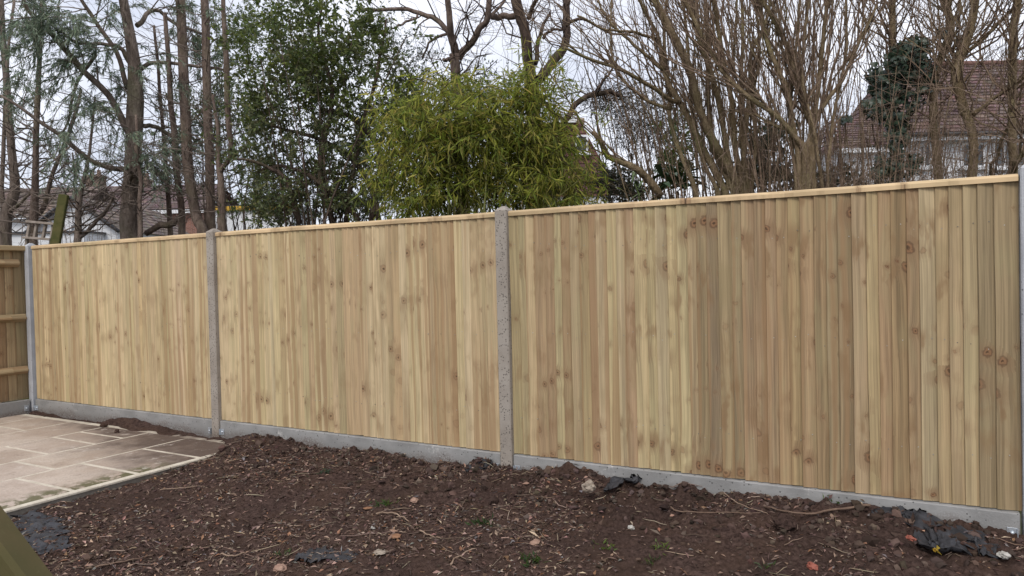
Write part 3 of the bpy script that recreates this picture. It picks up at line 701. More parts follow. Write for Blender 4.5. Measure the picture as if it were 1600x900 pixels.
EVG = bush('evergreen_shrub', 'broad dark evergreen shrub with small leaves left of the bamboo', 'shrub', 9.2, (500, 345), 46,
     [(470, 190, 110, 100, 2.8), (395, 200, 55, 80, 1), (540, 110, 90, 85, 1.3), (565, 250, 75, 85, 1.9), (450, 290, 100, 55, 1.9), (460, 85, 75, 60, 1.0), (560, 315, 75, 34, 1.2), (420, 322, 65, 26, .9), (610, 180, 50, 50, .5)],
     1750, 12, (.035, .085), (.016, .036), EV, M['leaf'], M['bark_dark'], (.12, .4), -.1, .8, extra_depth=1.0, clump=(15, .62))
for pts in ([(592, 345, 5), (572, 280, 4.6), (530, 235, 4), (470, 205, 3), (400, 190, 2)], [(468, 350, 5), (450, 290, 4), (420, 262, 3), (372, 250, 2)], [(562, 345, 4.4), (510, 292, 4), (450, 262, 3), (398, 272, 2)], [(580, 345, 5), (598, 250, 5), (560, 192, 4), (500, 170, 3)], [(520, 350, 5), (500, 250, 4.4), (520, 150, 3.4), (500, 60, 2.2), (505, 0, 1.6)], [(540, 350, 4), (560, 220, 3.5), (590, 110, 2.6), (600, 30, 1.6)]):
    P, r_ = curve(pts, 8.9, 18, random.uniform(-.5, .5)); b_ = MB(); b_.tubes(wobble(P, .012), r_, 6); b_.build('limb', M['bark_dark'], EVG[0], EVG[1])
bush('evergreen_shrub', 'yellow green leafy upper growth above the dark evergreen', 'shrub', 8.7, (505, 345), 12,
     [(500, 70, 70, 50, 1), (460, 110, 60, 50, .8), (560, 60, 55, 45, .7), (395, 140, 45, 70, .7), (640, 140, 45, 45, .5), (540, 160, 70, 50, .5), (430, 50, 70, 60, 1), (385, 60, 45, 60, .5), (610, 90, 60, 55, .5), (560, 20, 70, 40, .4), (480, 10, 60, 40, .5)],
     560, 11, (.045, .09), (.022, .038), [(.15, .18, .04), (.12, .15, .045), (.09, .125, .04)], M['leaf'], M['bark_dark'], (.12, .4), -.1, .8, extra_depth=.7, clump=(13, .6))
bush('evergreen_shrub', 'thin leafed grey green bush behind the slim reddish trunks', 'shrub', 11.5, (360, 350), 16,
     [(300, 200, 70, 90, 1), (360, 150, 50, 110, 1.2), (340, 40, 70, 45, .8), (390, 60, 50, 60, .6), (410, 290, 40, 50, .7)],
     650, 11, (.04, .075), (.016, .03), [(.12, .16, .07), (.10, .135, .06), (.16, .19, .07)], M['leaf'], M['bark_dark'], (.15, .45), -.1, .8, extra_depth=.8)
bush('wispy_tree', 'light wispy small leaved tree between the evergreen and the bare forked trees', 'tree', 12, (690, 330), 12,
     [(650, 130, 60, 80, 1), (745, 150, 60, 60, 1), (600, 70, 50, 60, .7), (690, 200, 80, 50, .7)],
     620, 9, (.03, .06), (.014, .024), [(.055, .085, .04), (.07, .095, .045), (.045, .07, .035)], M['leaf'], M['bark_grey'], (.15, .5), -.1, .8, extra_depth=.8)

# ------------------------------------------------------------------ bamboo
BM = [(.33, .36, .065), (.27, .31, .06), (.40, .405, .08), (.22, .27, .06), (.47, .42, .12)]
t, base, S = bush('bamboo', 'bright yellow green bamboo clump behind the middle post', 'bamboo', 6.7, (765, 330), 60,
     [(765, 250, 130, 80, 3.2), (665, 245, 78, 78, 1.8), (690, 180, 85, 55, 1.0), (760, 180, 75, 62, 1.2), (832, 215, 66, 78, 1.5), (826, 140, 44, 50, .5), (690, 150, 70, 30, .2), (800, 300, 120, 45, 1.5), (655, 310, 50, 35, .8), (868, 290, 48, 42, .8), (620, 180, 42, 40, .25), (612, 290, 36, 50, .3), (885, 225, 26, 30, .15)],
     1350, 11, (.06, .17), (.009, .017), BM, M['bleaf'], simple('bamboo_culm', (.12, .13, .035), (.19, .18, .06), 3, .5), (.2, .62), -.55, .55, up=.9, part='leaves', extra_depth=.6, foot_spread=70, fold=.2, clump=(16, .55))

tp = []
for px, py, n_ in ((632, 165, 4), (668, 150, 4), (700, 140, 5), (742, 150, 4), (775, 132, 5), (812, 112, 6), (840, 100, 6), (868, 140, 5), (902, 195, 4), (612, 215, 4), (596, 260, 3), (925, 250, 3)):
    for _ in range(n_):
        a = U(px+rng.normal(0, 14), py+75, 6.7+rng.normal(0, .35)); bq = U(px+rng.normal(0, 22), py+rng.normal(8, 16), 6.7+rng.normal(0, .35)); tp.append(spline([a, (a+bq)/2+rng.normal(0, .03, 3), bq+[0, 0, .0], bq+(bq-a)*.12+rng.normal(0, .05, 3)-[0, 0, .05]], 7))
tp = np.array(tp); fb = leaf_on(tp, 20, (.07, .17), (.009, .016), BM, .5, -.3, .15, .2, .2); fb.tubes(tp, np.linspace(.004, .0015, 7)[None]*np.ones((len(tp), 1)), 4, tints(len(tp), [(.19, .19, .06)]), cap=False); tag(fb.build('leaves', M['bleaf'], t, base, True), kind='stuff')
# ------------------------------------------------------------------ centre: two forked bare trees
CT = [dict(n=60, ln=(.4, 1.3), ang=(35, 80), up=.1, rk=.35, rmax=.012, k=6, jit=.16, t0=.15, src='all'), dict(n=260, ln=(.2, .7), ang=(30, 75), up=.05, k=5, rmax=.005, jit=.14), dict(n=420, ln=(.08, .28), ang=(30, 80), up=.05, k=4, rmax=.003, rmin=.0012)]
tree('forked_tree', 'bare forked tree rising behind the left half of the bamboo, long limb arching left', 'tree', 9,
     [[(724, 335, 10), (720, 250, 9), (718, 165, 8), (714, 120, 8), (710, 85, 8)]],
     [[(711, 90, 7), (707, 60, 6), (702, 30, 5), (700, -30, 4.5)], [(716, 92, 6), (735, 68, 5.5), (752, 42, 5), (762, 25, 5), (764, -30, 4)],
      [(708, 62, 4.5), (690, 38, 4.2), (662, 20, 3.8), (620, 16, 3), (560, 18, 2.5)], [(708, 95, 3), (690, 93, 2.5)], [(764, 25, 5), (785, 26, 5), (812, 24, 5)],
      [(652, 24, 2), (632, 36, 1.8), (612, 44, 1.5)], [(705, 50, 2.4), (675, 65, 2), (662, 92, 1.4)], [(760, 30, 3), (790, 0, 2), (800, -30, 1.6)]], CT, M['bark_red'], M['bark_dark'])
tree('forked_tree', 'bare dark forked tree behind the right half of the bamboo, U shaped fork', 'tree', 8.6,
     [[(838, 335, 12), (836, 250, 11), (834, 170, 11), (833, 125, 11)]],
     [[(832, 130, 8.5), (824, 85, 8.5), (822, 50, 8.5), (812, 20, 8.5), (803, -30, 8)], [(842, 125, 8), (866, 95, 7), (880, 70, 6.5), (884, 20, 6), (888, -30, 5)],
      [(836, 100, 4), (840, 70, 3.5), (846, 50, 3), (858, 20, 2)], [(848, 60, 2.5), (862, 48, 2.2), (878, 45, 2)], [(826, 28, 4), (838, 0, 3), (850, -30, 2)],
      [(884, 188, 4.5), (900, 165, 4.5), (922, 150, 4.5), (945, 143, 4), (968, 150, 3)], [(925, 148, 2.5), (945, 125, 2), (965, 90, 1.5)], [(838, 150, 4), (860, 170, 3.6), (884, 190, 3.2)], [(884, 40, 3), (910, 30, 2.4), (950, 50, 1.8), (1000, 60, 1.4)]], CT, M['bark_dark'], M['bark_dark'])
# dense twiggy bush right of the bamboo
bush('twiggy_bush', 'dense dark twiggy bush with tiny leaves in front of the tile hung house', 'bush', 10.5, (1000, 300), 30,
     [(985, 170, 70, 40, 1.2), (1010, 210, 55, 35, 1), (950, 160, 40, 30, .5), (1060, 190, 50, 60, .8)], 1250, 6, (.02, .04), (.009, .016), [(.05, .052, .034), (.07, .06, .045), (.085, .075, .06)], M['leaf'], M['bark_dark'], (.12, .4), -.05, .8, extra_depth=.7)
bush('low_shrub', 'low grey green shrub at the foot of the tile hung house', 'shrub', 9, (960, 320), 10,
     [(955, 285, 38, 28, 1), (985, 300, 26, 18, .5)], 300, 9, (.03, .055), (.014, .024), [(.05, .065, .035), (.075, .08, .05), (.09, .07, .05)], M['leaf'], M['bark_dark'], (.1, .25), -.05, .8, extra_depth=.4)

# ------------------------------------------------------------------ right: coppiced stems
WT = [dict(n=190, ln=(.6, 1.9), ang=(6, 30), up=.4, rk=.5, rmax=.011, k=6, jit=.1, t0=.2, src='all'), dict(n=420, ln=(.25, .9), ang=(15, 55), up=.2, k=5, rmax=.005, jit=.12), dict(n=520, ln=(.1, .4), ang=(25, 65), up=.1, k=4, rmax=.0028, rmin=.0012)]
A = [[(1160, 300, 8), (1140, 265, 8), (1122, 232, 7.5), (1100, 187, 7), (1082, 118, 7.5), (1062, 75, 7.5), (1024, 0, 6.5), (1008, -30, 6)],
     [(1133, 300, 6.5), (1113, 262, 6.5), (1090, 215, 6), (1063, 160, 6), (1042, 120, 4), (1030, 60, 3.5), (1005, 15, 3), (990, -30, 3)],
     [(1088, 302, 5), (1070, 258, 4.5), (1058, 225, 4), (1047, 180, 4), (1045, 140, 3.5), (1040, 60, 3), (1045, -30, 2.6)],
     [(1158, 296, 4.5), (1163, 207, 4.2), (1170, 133, 4), (1173, 85, 3.6), (1192, 50, 3), (1201, 15, 3), (1205, -30, 2.5)],
     [(1137, 300, 2.4), (1140, 200, 2.4), (1143, 130, 2.2), (1148, 60, 2), (1150, -30, 1.8)],
     [(1150, 300, 6), (1135, 230, 5), (1120, 150, 5), (1096, 70, 4.5), (1078, 0, 4), (1070, -30, 4)],
     [(1165, 300, 5), (1150, 240, 5), (1143, 160, 4.5), (1128, 80, 4), (1118, 20, 4), (1110, -30, 3.6)],
     [(1170, 300, 4), (1160, 230, 4), (1158, 150, 3.6), (1160, 60, 3), (1158, -30, 3)],
     [(1145, 300, 5), (1118, 240, 4.5), (1108, 170, 4), (1106, 90, 3.4), (1100, -30, 3)],
     [(1122, 300, 4), (1098, 250, 3.5), (1083, 180, 3), (1078, 100, 2.8), (1068, 20, 2.4), (1064, -30, 2.2)],
     [(1175, 300, 3.5), (1180, 220, 3.2), (1176, 150, 3), (1186, 80, 2.6), (1180, -30, 2.2)]]
tree('coppiced_tree', 'multi stemmed olive brown coppice fanning left from one foot, right of centre', 'tree', 7.3, A,
     [[(1032, 306, 6), (1018, 285, 6), (1000, 268, 6), (975, 255, 5.5), (952, 244, 5), (938, 225, 4), (928, 205, 3)], [(1063, 160, 4), (1030, 140, 3.4), (985, 115, 3), (930, 95, 2.5), (880, 75, 2)],
      [(1040, 110, 3), (1000, 80, 2.6), (960, 40, 2.2), (930, 0, 1.8)], [(1024, 60, 2.6), (990, 50, 2.2), (950, 45, 1.8), (905, 25, 1.4)], [(1050, 170, 3), (1010, 155, 2.5), (970, 120, 2), (955, 60, 1.6), (955, -20, 1.4)]], WT, M['bark_olive'], M['bark_whip'], None, .7, 'stem', rs=.86)
B = [[(1257, 297, 8), (1258, 240, 7.5), (1240, 214, 5), (1212, 182, 4.5), (1172, 152, 4.3), (1134, 118, 4), (1098, 52, 4), (1064, -20, 3.4)],
     [(1262, 296, 6), (1268, 200, 5.5), (1260, 178, 5), (1250, 130, 4.8), (1232, 78, 4.5), (1207, 30, 4.2), (1176, -20, 4)],
     [(1250, 297, 5), (1248, 240, 5), (1238, 190, 4.6), (1228, 140, 4.4), (1214, 100, 4.6), (1196, 60, 4.4), (1184, -20, 4)],
     [(1272, 296, 5), (1272, 200, 4.5), (1282, 100, 4), (1290, 20, 3.6), (1294, -30, 3)],
     [(1260, 240, 4.4), (1270, 195, 4.2), (1288, 165, 4), (1316, 124, 3.4), (1345, 62, 3), (1370, 10, 2.4)],
     [(1285, 296, 3.4), (1276, 230, 3), (1255, 140, 2.6), (1256, 60, 2.4), (1268, -20, 2)], [(1244, 298, 3.4), (1238, 250, 3.2), (1234, 160, 3), (1243, 60, 2.6), (1250, -20, 2.4)],
     [(1294, 296, 3), (1300, 200, 3), (1318, 100, 2.6), (1322, -20, 2.2)]]
tree('coppiced_tree', 'upright multi stemmed coppice left of the ivy, stems crossing the first coppice', 'tree', 6.6, B,
     [[(1234, 207, 3), (1190, 185, 2), (1150, 170, 1.5)]], WT, M['bark_olive'], M['bark_whip'], None, .5, 'stem', rs=.86)
G4 = 'bare trunks at the right in front of the red roof'
RT = [dict(n=60, ln=(.5, 1.5), ang=(15, 60), up=.25, rk=.4, rmax=.010, k=6, jit=.12, t0=.2, src='all'), dict(n=240, ln=(.2, .8), ang=(20, 60), up=.2, k=5, rmax=.005, jit=.12), dict(n=260, ln=(.1, .4), ang=(25, 65), up=.1, k=4, rmax=.0028, rmin=.0012)]
for lab, dep, tr, lm in [
    ('straight reddish trunk rising through the ivy', 7.4, [(1398, 282, 7), (1397, 200, 6.5), (1396, 100, 5.5), (1395, 0, 5), (1394, -30, 5)], []),
    ('olive trunk with a bend, at the right edge of the ivy', 7.0, [(1466, 277, 6), (1458, 200, 6), (1461, 116, 6), (1477, 70, 6), (1484, 32, 5), (1466, -25, 4.6)], [[(1480, 60, 3), (1495, 85, 2.4), (1512, 40, 2)]]),
    ('dark bare trunk splitting low in front of the red roof', 6.6, [(1519, 274, 7), (1522, 215, 6.5), (1500, 150, 7), (1494, 115, 8), (1502, 84, 7), (1516, 45, 6), (1530, -25, 5.5)], [[(1500, 100, 3.4), (1530, 70, 3), (1570, 30, 2.4), (1600, -10, 2)], [(1520, 180, 4), (1545, 160, 3), (1590, 125, 2.6), (1620, 100, 2)]]),
    ('bare olive trunk nearest the right edge of the photo', 6.4, [(1584, 272, 6), (1582, 200, 6), (1581, 120, 6), (1582, 55, 6), (1594, -25, 6)], [[(1582, 190, 3), (1560, 230, 2.5), (1545, 275, 2)], [(1584, 270, 4), (1600, 235, 4), (1620, 210, 3.5)]])]:
    tree('bare_tree', lab, 'tree', dep, [tr], lm, RT, M['bark_olive'], M['bark_whip'], G4)

# thicket of thin whips: nobody could count them
def whips(n, x0, x1, depth, up, r, lean, label_mat, h=(1.4, 3.2), spread_top=.25):
    px = rng.uniform(x0, x1, n); d = rng.uniform(*depth, n); P = []
    for a, dd in zip(px, d):
        f = U(a, 320, dd); f[2] = -.1
        hh = rng.uniform(*h)+1.6; tip = f+np.array([rng.normal(lean, spread_top)*hh*.6, rng.normal(0, .15)*hh*.5, hh]); mid = (f+tip)/2+rng.normal(0, .09, 3)
        P.append(spline([f, mid, tip], 8))
    return np.array(P), np.linspace(1, .35, 8)[None]*rng.uniform(*r, n)[:, None]
tk = MB(); W1 = whips(210, 1185, 1610, (6.2, 9), 1, (.0035, .009), .02, None, (.5, 3.0)); tk.tubes(W1[0], W1[1], 4, cap=False)
W2 = whips(215, 1050, 1330, (6.8, 10), 1, (.0045, .0125), -.09, None, (1.4, 3.8), .2); tk.tubes(W2[0], W2[1], 4, cap=False)
a_ = sprout(np.concatenate([W1[0], W2[0]]), np.concatenate([W1[1], W2[1]]), 900, (.2, .9), (15, 60), .15, k=5, rmax=.0035, rmin=.0015, jit=.14); tk.tubes(a_[0], a_[1], 3, cap=False)
W3 = whips(520, 1180, 1600, (6.0, 8.5), 1, (.003, .0065), 0, None, (0., 1.5), .45); tk.tubes(W3[0], W3[1], 3, cap=False)
a_ = sprout(W3[0], W3[1], 2400, (.2, .8), (30, 90), .0, k=5, rmax=.003, rmin=.0015, jit=.2, t0=.5); tk.tubes(a_[0], a_[1], 3, cap=False)
tw2 = MB(); a_ = sprout(np.concatenate([W1[0], W3[0]]), np.concatenate([W1[1], W3[1]]), 2600, (.4, 1.4), (30, 110), .0, -.35, k=8, rmax=.0042, rmin=.0022, jit=.2, t0=.35, rk=.7); a_ = (a_[0][a_[0][:, -1, 2] < 3.3], a_[1][a_[0][:, -1, 2] < 3.3]); tw2.tubes(a_[0], a_[1], 3, cap=False)
tag(tw2.build('bramble', simple('pale_tan_stems', (.19, .135, .105), (.29, .215, .165), 3, .9, .1)), 'arching pale tan bramble stems tangled low behind the right end of the fence', 'brambles', kind='stuff')
tag(tk.build('thicket', M['bark_whip']), 'tangle of thin brown whips and twigs behind the right end of the fence', 'thicket', kind='stuff')
tk = MB(); W4 = whips(60, 0, 380, (12, 17), 1, (.003, .008), 0, None, (1.5, 4.5), .3); tk.tubes(W4[0], W4[1], 3, cap=False)
a_ = sprout(W4[0], W4[1], 750, (.3, 1.3), (40, 95), .05, k=5, rmax=.004, rmin=.002, jit=.16, t0=.3); tk.tubes(a_[0], a_[1], 3, cap=False)
tag(tk.build('far_thicket', M['twig']), 'fine grey bare twigs filling the gaps between the left trees', 'thicket', kind='stuff')

# ------------------------------------------------------------------ ivy on the right trunk
base = U(1398, 282, 7.2); base = (base[0], base[1], 0)
iv = thing('ivy', 'dark green ivy with large lobed leaves climbing the trunk at the right', 'ivy', base)
def ivy_leaf():
    out_ = [(0, 0), (-.32, -.12), (-.55, .12), (-.34, .34), (-.36, .62), (-.14, .60), (0, 1), (.14, .60), (.36, .62), (.34, .34), (.55, .12), (.32, -.12)]
    V = [(x, y, -.22*abs(x)-.12*y*y) for x, y in out_]+[(0, .3, .03)]
    me = MB(); me.add(V, [[12, i, (i+1) % 12] for i in range(12)]); me = me.mesh('leaf'); me.materials.append(M['ivy']); return me
t_ = NT('ivy_leaf', .42, .5); oi = t_.new('ShaderNodeObjectInfo'); t_.col(t_.mix(oi.outputs['Random'], (.016, .034, .020), (.038, .062, .036))); M['ivy'] = t_.m
ivm = ivy_leaf()
st_ = MB(); cs = []
for k in range(9):
    a = U(1396+rng.normal(0, 5), 300, 7.3); bq = U(1396+rng.normal(0, 18), rng.uniform(70, 150), 7.3+rng.normal(0, .15)); cs.append((spline([a, (a+bq)/2+rng.normal(0, .08, 3), bq], 10), np.full(10, .006)))
S = stack(cs); q1 = sprout(S[0], S[1], 60, (.15, .45), (30, 80), 0, rmax=.004); st_.tubes(S[0], S[1], 4, cap=False); st_.tubes(q1[0], q1[1], 3, cap=False)
st_.build('stems', M['bark_whip'], iv, base)['kind'] = 'stuff'
blobs = [(1425, 95, 42, 38, 2.2), (1385, 125, 34, 36, 1.6), (1370, 165, 22, 28, .8), (1415, 150, 30, 40, 1), (1400, 205, 22, 40, .9), (1385, 262, 30, 22, .8), (1420, 255, 22, 24, .6), (1452, 125, 18, 18, .4), (1432, 70, 22, 18, .6), (1320, 185, 10, 8, .12), (1475, 48, 7, 8, .1), (1500, 62, 7, 7, .1)]
sh_ = np.array([b[4] for b in blobs]); sh_ /= sh_.sum()
rest = MB()
for k in range(1250):
    q = blobs[rng.choice(len(blobs), p=sh_)]; u = rng.normal(size=3); u /= np.linalg.norm(u); u *= rng.random()**.45
    p = U(q[0]+q[2]*u[0], q[1]+q[3]*u[1], 7.2+.28*u[2]-.1); n = Vector((rng.normal(.1, .7), rng.normal(-.75, .55), rng.normal(.45, .6))).normalized()
    tip = Vector((rng.normal(0, .5), 0, -1)); tip = (tip-n*tip.dot(n)).normalized(); sd = tip.cross(n)
    mm = Matrix((sd, tip, n)).transposed().to_4x4(); s_ = rng.uniform(.04, .085)
    if u[2] < .25 and k % 2 == 0 and sum(1 for _ in iv.children) < 300:
        o = link('leaf', ivm, None, iv); mm = mm @ Matrix.Diagonal((s_, s_, s_, 1)); mm.translation = Vector(p)-Vector(base); o.matrix_local = mm
    else:
        V = np.array([mm @ (v.co*s_) for v in ivm.vertices])+p
        rest.add(V, [list(f.vertices) for f in ivm.polygons])
tag(rest.build('leaves', M['ivy'], iv, base), kind='stuff')

# strap leaved plants peeping over the fence
def strap_plant(name, label, px, py, d, n, ln, wd, cols, up=.8):
    base = U(px, py, d); z0 = base[2]; base = (base[0], base[1], 0); t = thing(name, label, 'plant', base)
    st_ = MB(); st_.tubes([(0, 0, -.1), (.02, 0, z0*.5), (0, 0, z0-.1)], [.03, .026, .02], 6); st_.build('stem', M['bark_olive'], t)
    t_ = NT(name+'_leaf', .4, .5); oi = t_.new('ShaderNodeObjectInfo'); t_.col(t_.mix(oi.outputs['Random'], cols[0], cols[1])); mt = t_.m
    for k in range(n):
        a = rng.uniform(0, 2*np.pi); e = rng.uniform(-.1, up); L_ = rng.uniform(*ln); W_ = rng.uniform(*wd); s = np.linspace(0, 1, 6)
        hx = s*L_*math.cos(e); hz = s*L_*math.sin(e)-(s**2)*L_*.35; wdt = W_*np.array([.25, .8, 1, .85, .5, .04])/2
        dx, dy = math.cos(a), math.sin(a); off = rng.normal(0, .08, 3); V = []
        for h_, z_, w_ in zip(hx, hz, wdt):
            c_ = np.array([h_*dx, h_*dy, z_+z0])+off; V += [c_+np.array([-dy*w_, dx*w_, w_*.4]), c_, c_+np.array([dy*w_, -dx*w_, w_*.4])]
        b_ = MB(); b_.add(V, [[3*i+j, 3*i+j+1, 3*i+j+4, 3*i+j+3] for i in range(5) for j in (0, 1)], smooth=True); b_.build('leaf', mt, t)
    return t
strap_plant('strap_leaved_plant', 'dark glossy broad leaved plant just above the fence, left of the coppice foot', 1058, 285, 7.8, 34, (.25, .5), (.06, .10), ((.05, .095, .04), (.10, .16, .07)))
strap_plant('strap_leaved_plant', 'spiky bright green plant above the fence beside the pale curved limb', 1002, 298, 8.2, 26, (.25, .45), (.025, .04), ((.08, .14, .04), (.15, .21, .06)), 1.3)
bush('laurel_shrub', 'sparse yellow green shrub between the coppice stems', 'shrub', 9.5, (1065, 300), 6, [(1062, 225, 28, 60, 1), (1045, 265, 26, 26, .6)], 90, 6, (.07, .13), (.03, .05), [(.13, .15, .03), (.09, .12, .03), (.07, .10, .035)], M['leaf'], M['bark_olive'], (.12, .3), -.1, .7, extra_depth=.4)
bush('laurel_shrub', 'dark leaved shrub behind the second coppice, low above the fence', 'shrub', 9, (1200, 300), 8, [(1195, 225, 40, 45, 1), (1180, 275, 60, 25, 1), (1290, 285, 70, 20, .7)], 260, 7, (.06, .11), (.028, .045), [(.025, .042, .022), (.035, .055, .028)], M['leaf'], M['bark_dark'], (.12, .3), -.1, .7, extra_depth=.5)
# ------------------------------------------------------------------ houses beyond the gardens
M['white'] = simple('white_render', (.62, .63, .65), (.70, .71, .73), 1.2, .85, .2, .1, 40)
M['upvc'] = simple('white_frame', (.72, .73, .75), None, 3, .4, .4)
M['glass'] = simple('window_glass', (.05, .06, .07), (.09, .10, .11), 1, .08, .6)
M['gutter'] = simple('dark_gutter', (.03, .03, .033), None, 3, .4, .4)
def brick_material(name, c1, c2, mortar):
    t = NT(name, .9, .15); br = t.new('ShaderNodeTexBrick'); mpn = t.new('ShaderNodeMapping'); mpn.inputs['Rotation'].default_value = (R(90), 0, 0)
    t.li(t.obj(), mpn.inputs[0]); t.li(mpn.outputs[0], br.inputs['Vector'])
    br.inputs['Color1'].default_value = (*c1, 1); br.inputs['Color2'].default_value = (*c2, 1); br.inputs['Mortar'].default_value = (*mortar, 1)
    br.inputs['Scale'].default_value = 1; br.inputs['Brick Width'].default_value = .225; br.inputs['Row Height'].default_value = .075; br.inputs['Mortar Size'].default_value = .008
    t.col(br.outputs['Color']); return t.m
M['brick'] = brick_material('red_brick', (.20, .085, .06), (.27, .12, .085), (.30, .26, .23))
M['tile'] = tinted('clay_roof_tile', (1, 1, 1), .85, .2)
RH = np.array([_rt[0], _rt[1], 0]); RH /= np.linalg.norm(RH); FH = np.array([-RH[1], RH[0], 0])
class Frame:
    """facade frame: x to the right, y away from the camera, z up; made from the photo at one distance"""
    def __init__(s, px, d, turn=0):
        o = U(px, 430, d); s.o = np.array([o[0], o[1], 0]); c, q = math.cos(turn), math.sin(turn)
        s.x = RH*c+FH*q; s.y = FH*c-RH*q; s.rot = math.atan2(s.x[1], s.x[0]); s.d = d; s.px = px
    def at(s, px, py, y=0):
        """facade coordinates of a photo position on the plane y"""
        d = _fw + _rt*(px-800)/FPX - _up*(py-450)/FPX; k = (np.dot(s.o+s.y*y-CAM, s.y))/np.dot(d, s.y); p = CAM+d*k-s.o
        return float(np.dot(p, s.x)), float(p[2])
def tiles(mb, a, b_, c, d, cols, tw=.25, th=.2, var=.14):
    """clay tiles over the slope a(eave left) b(eave right) c(ridge right) d(ridge left): every tile its own tilted slab"""
    a, b_, c, d = map(lambda v: np.array(v, float), (a, b_, c, d)); n = np.cross(b_-a, d-a); n /= np.linalg.norm(n)
    H = np.linalg.norm((d+c)/2-(a+b_)/2); rows_ = max(2, int(H/th))
    for r in range(rows_):
        f0, f1 = r/rows_, (r+1.15)/rows_; f1 = min(f1, 1)
        l0, r0 = a+(d-a)*f0, b_+(c-b_)*f0; l1, r1 = a+(d-a)*f1, b_+(c-b_)*f1
        k = max(1, int(np.linalg.norm(r0-l0)/tw)); e = np.linspace(0, 1, k+1); sh2 = (.5/k if r % 2 else 0)
        e = np.clip(e+sh2, 0, 1); A, B_ = e[:-1, None], e[1:, None]-.03/k
        up_ = n*(.035+rng.normal(0, .005, (k, 1))); lo = n*.006
        V = np.stack([l0+(r0-l0)*A+up_, l0+(r0-l0)*B_+up_, l1+(r1-l1)*B_+lo, l1+(r1-l1)*A+lo, l0+(r0-l0)*A, l0+(r0-l0)*B_], 1)
        q = np.arange(k)[:, None]*6; F = np.concatenate([q+[[0, 1, 2, 3]], q+[[4, 5, 1, 0]]])
        mb.add(V.reshape(-1, 3), F, np.repeat(tints(k, cols, var), 6, axis=0))
def house(name, label, cat, fr, group='houses beyond the gardens'):
    return thing(name, label, cat, fr.o, group, (0, 0, fr.rot))
def window(fr, par, x0, x1, z0, z1, bars=1, y=0):
    b_ = MB(); w_ = .06
    b_.box((x0, y-.05, z0), (x0+w_, y+.02, z1)); b_.box((x1-w_, y-.05, z0), (x1, y+.02, z1)); b_.box((x0+w_, y-.05, z0), (x1-w_, y+.02, z0+w_)); b_.box((x0+w_, y-.05, z1-w_), (x1-w_, y+.02, z1))
    for k in range(bars):
        xm = x0+(x1-x0)*(k+1)/(bars+1); b_.box((xm-.025, y-.045, z0+w_), (xm+.025, y+.02, z1-w_))
    o = b_.build('window', M['upvc'], par); p = MB(); p.box((x0+w_, y-.02, z0+w_), (x1-w_, y-.012, z1-w_)); p.build('pane', M['glass'], o)
    s_ = MB(); s_.box((x0-.06, y-.12, z0-.06), (x1+.06, y-.002, z0-.002)); s_.build('sill', M['upvc'], o)
RED = [(.125, .083, .077), (.145, .094, .085), (.105, .074, .071), (.15, .11, .102)]
BRN = [(.15, .12, .105), (.18, .14, .12), (.13, .105, .098)]
PUR = [(.155, .115, .112), (.185, .13, .125), (.14, .105, .105)]
# right: white house under a red tiled roof
fr = Frame(1500, 20); h_ = house('white_house', 'white house with red tiled roof behind the bare trunks at the right', 'house', fr)
xl, ze = fr.at(1412, 212); xr = xl+7.5; zr = fr.at(1500, 100, 2.4)[1]
b_ = MB(); b_.box((xl, 0, -.3), (xr, 5, ze-.02)); b_.build('wall', M['white'], h_)
b_ = MB(); r1 = (xl+.9, 2.5, zr); tiles(b_, (xl-.3, -.35, ze), (xr+.3, -.35, ze), (xr+.3, 2.5, zr), r1, RED, .22, .17); tiles(b_, (xl-.3, 5.3, ze), (xl-.3, -.35, ze), r1, r1, RED, .22, .17); tiles(b_, (xr+.3, 5.3, ze), (xl-.3, 5.3, ze), r1, (xr+.3, 2.5, zr), RED, .22, .3)
b_.build('roof', M['tile'], h_, color=True)
b_ = MB(); b_.tubes([[(xl+.9+(xr-xl-.6)*k/20, 2.5, zr+.02+.012*(k % 2)) for k in range(21)]], [[.09]*21], 8, [(.18, .10, .085)]); b_.build('ridge_tiles', M['tile'], h_, color=True)
b_ = MB(); b_.box((xl-.25, -.33, ze-.20), (xr+.25, -.28, ze-.06)); b_.build('fascia', M['upvc'], h_)
b_ = MB(); b_.tubes([[(xl-.3, -.40, ze-.05), (xr+.3, -.40, ze-.05)]], [[.05, .05]], 8); b_.build('gutter', M['gutter'], h_)
for a, bq, y0, y1 in ((1434, 1462, 226, 262), (1500, 1538, 224, 262), (1550, 1604, 224, 262)):
    x0, z1 = fr.at(a, y0); x1, z0 = fr.at(bq, y1); window(fr, h_, x0, x1, z0, z1, 2)
fr = Frame(1350, 19); h_ = house('white_extension', 'low white extension with red tiled roof left of the ivy', 'house', fr)
xl, ze = fr.at(1312, 231); xr = fr.at(1408, 231)[0]; zr = fr.at(1350, 186, 1.6)[1]
b_ = MB(); b_.box((xl, 0, -.3), (xr, 3.2, ze-.02)); b_.build('wall', M['white'], h_)
b_ = MB(); tiles(b_, (xl-.2, -.25, ze), (xr, -.25, ze), (xr, 1.6, zr), (xl+.5, 1.6, zr), RED, .22, .17); tiles(b_, (xl-.2, 3.4, ze), (xl-.2, -.25, ze), (xl+.5, 1.6, zr), (xl+.5, 1.6, zr), RED, .22, .17); b_.build('roof', M['tile'], h_, color=True)
b_ = MB(); b_.box((xl-.15, -.24, ze-.17), (xr, -.2, ze-.05)); b_.build('fascia', M['upvc'], h_)
x0, z1 = fr.at(1362, 238); x1, z0 = fr.at(1385, 268); window(fr, h_, x0, x1, z0, z1, 0)
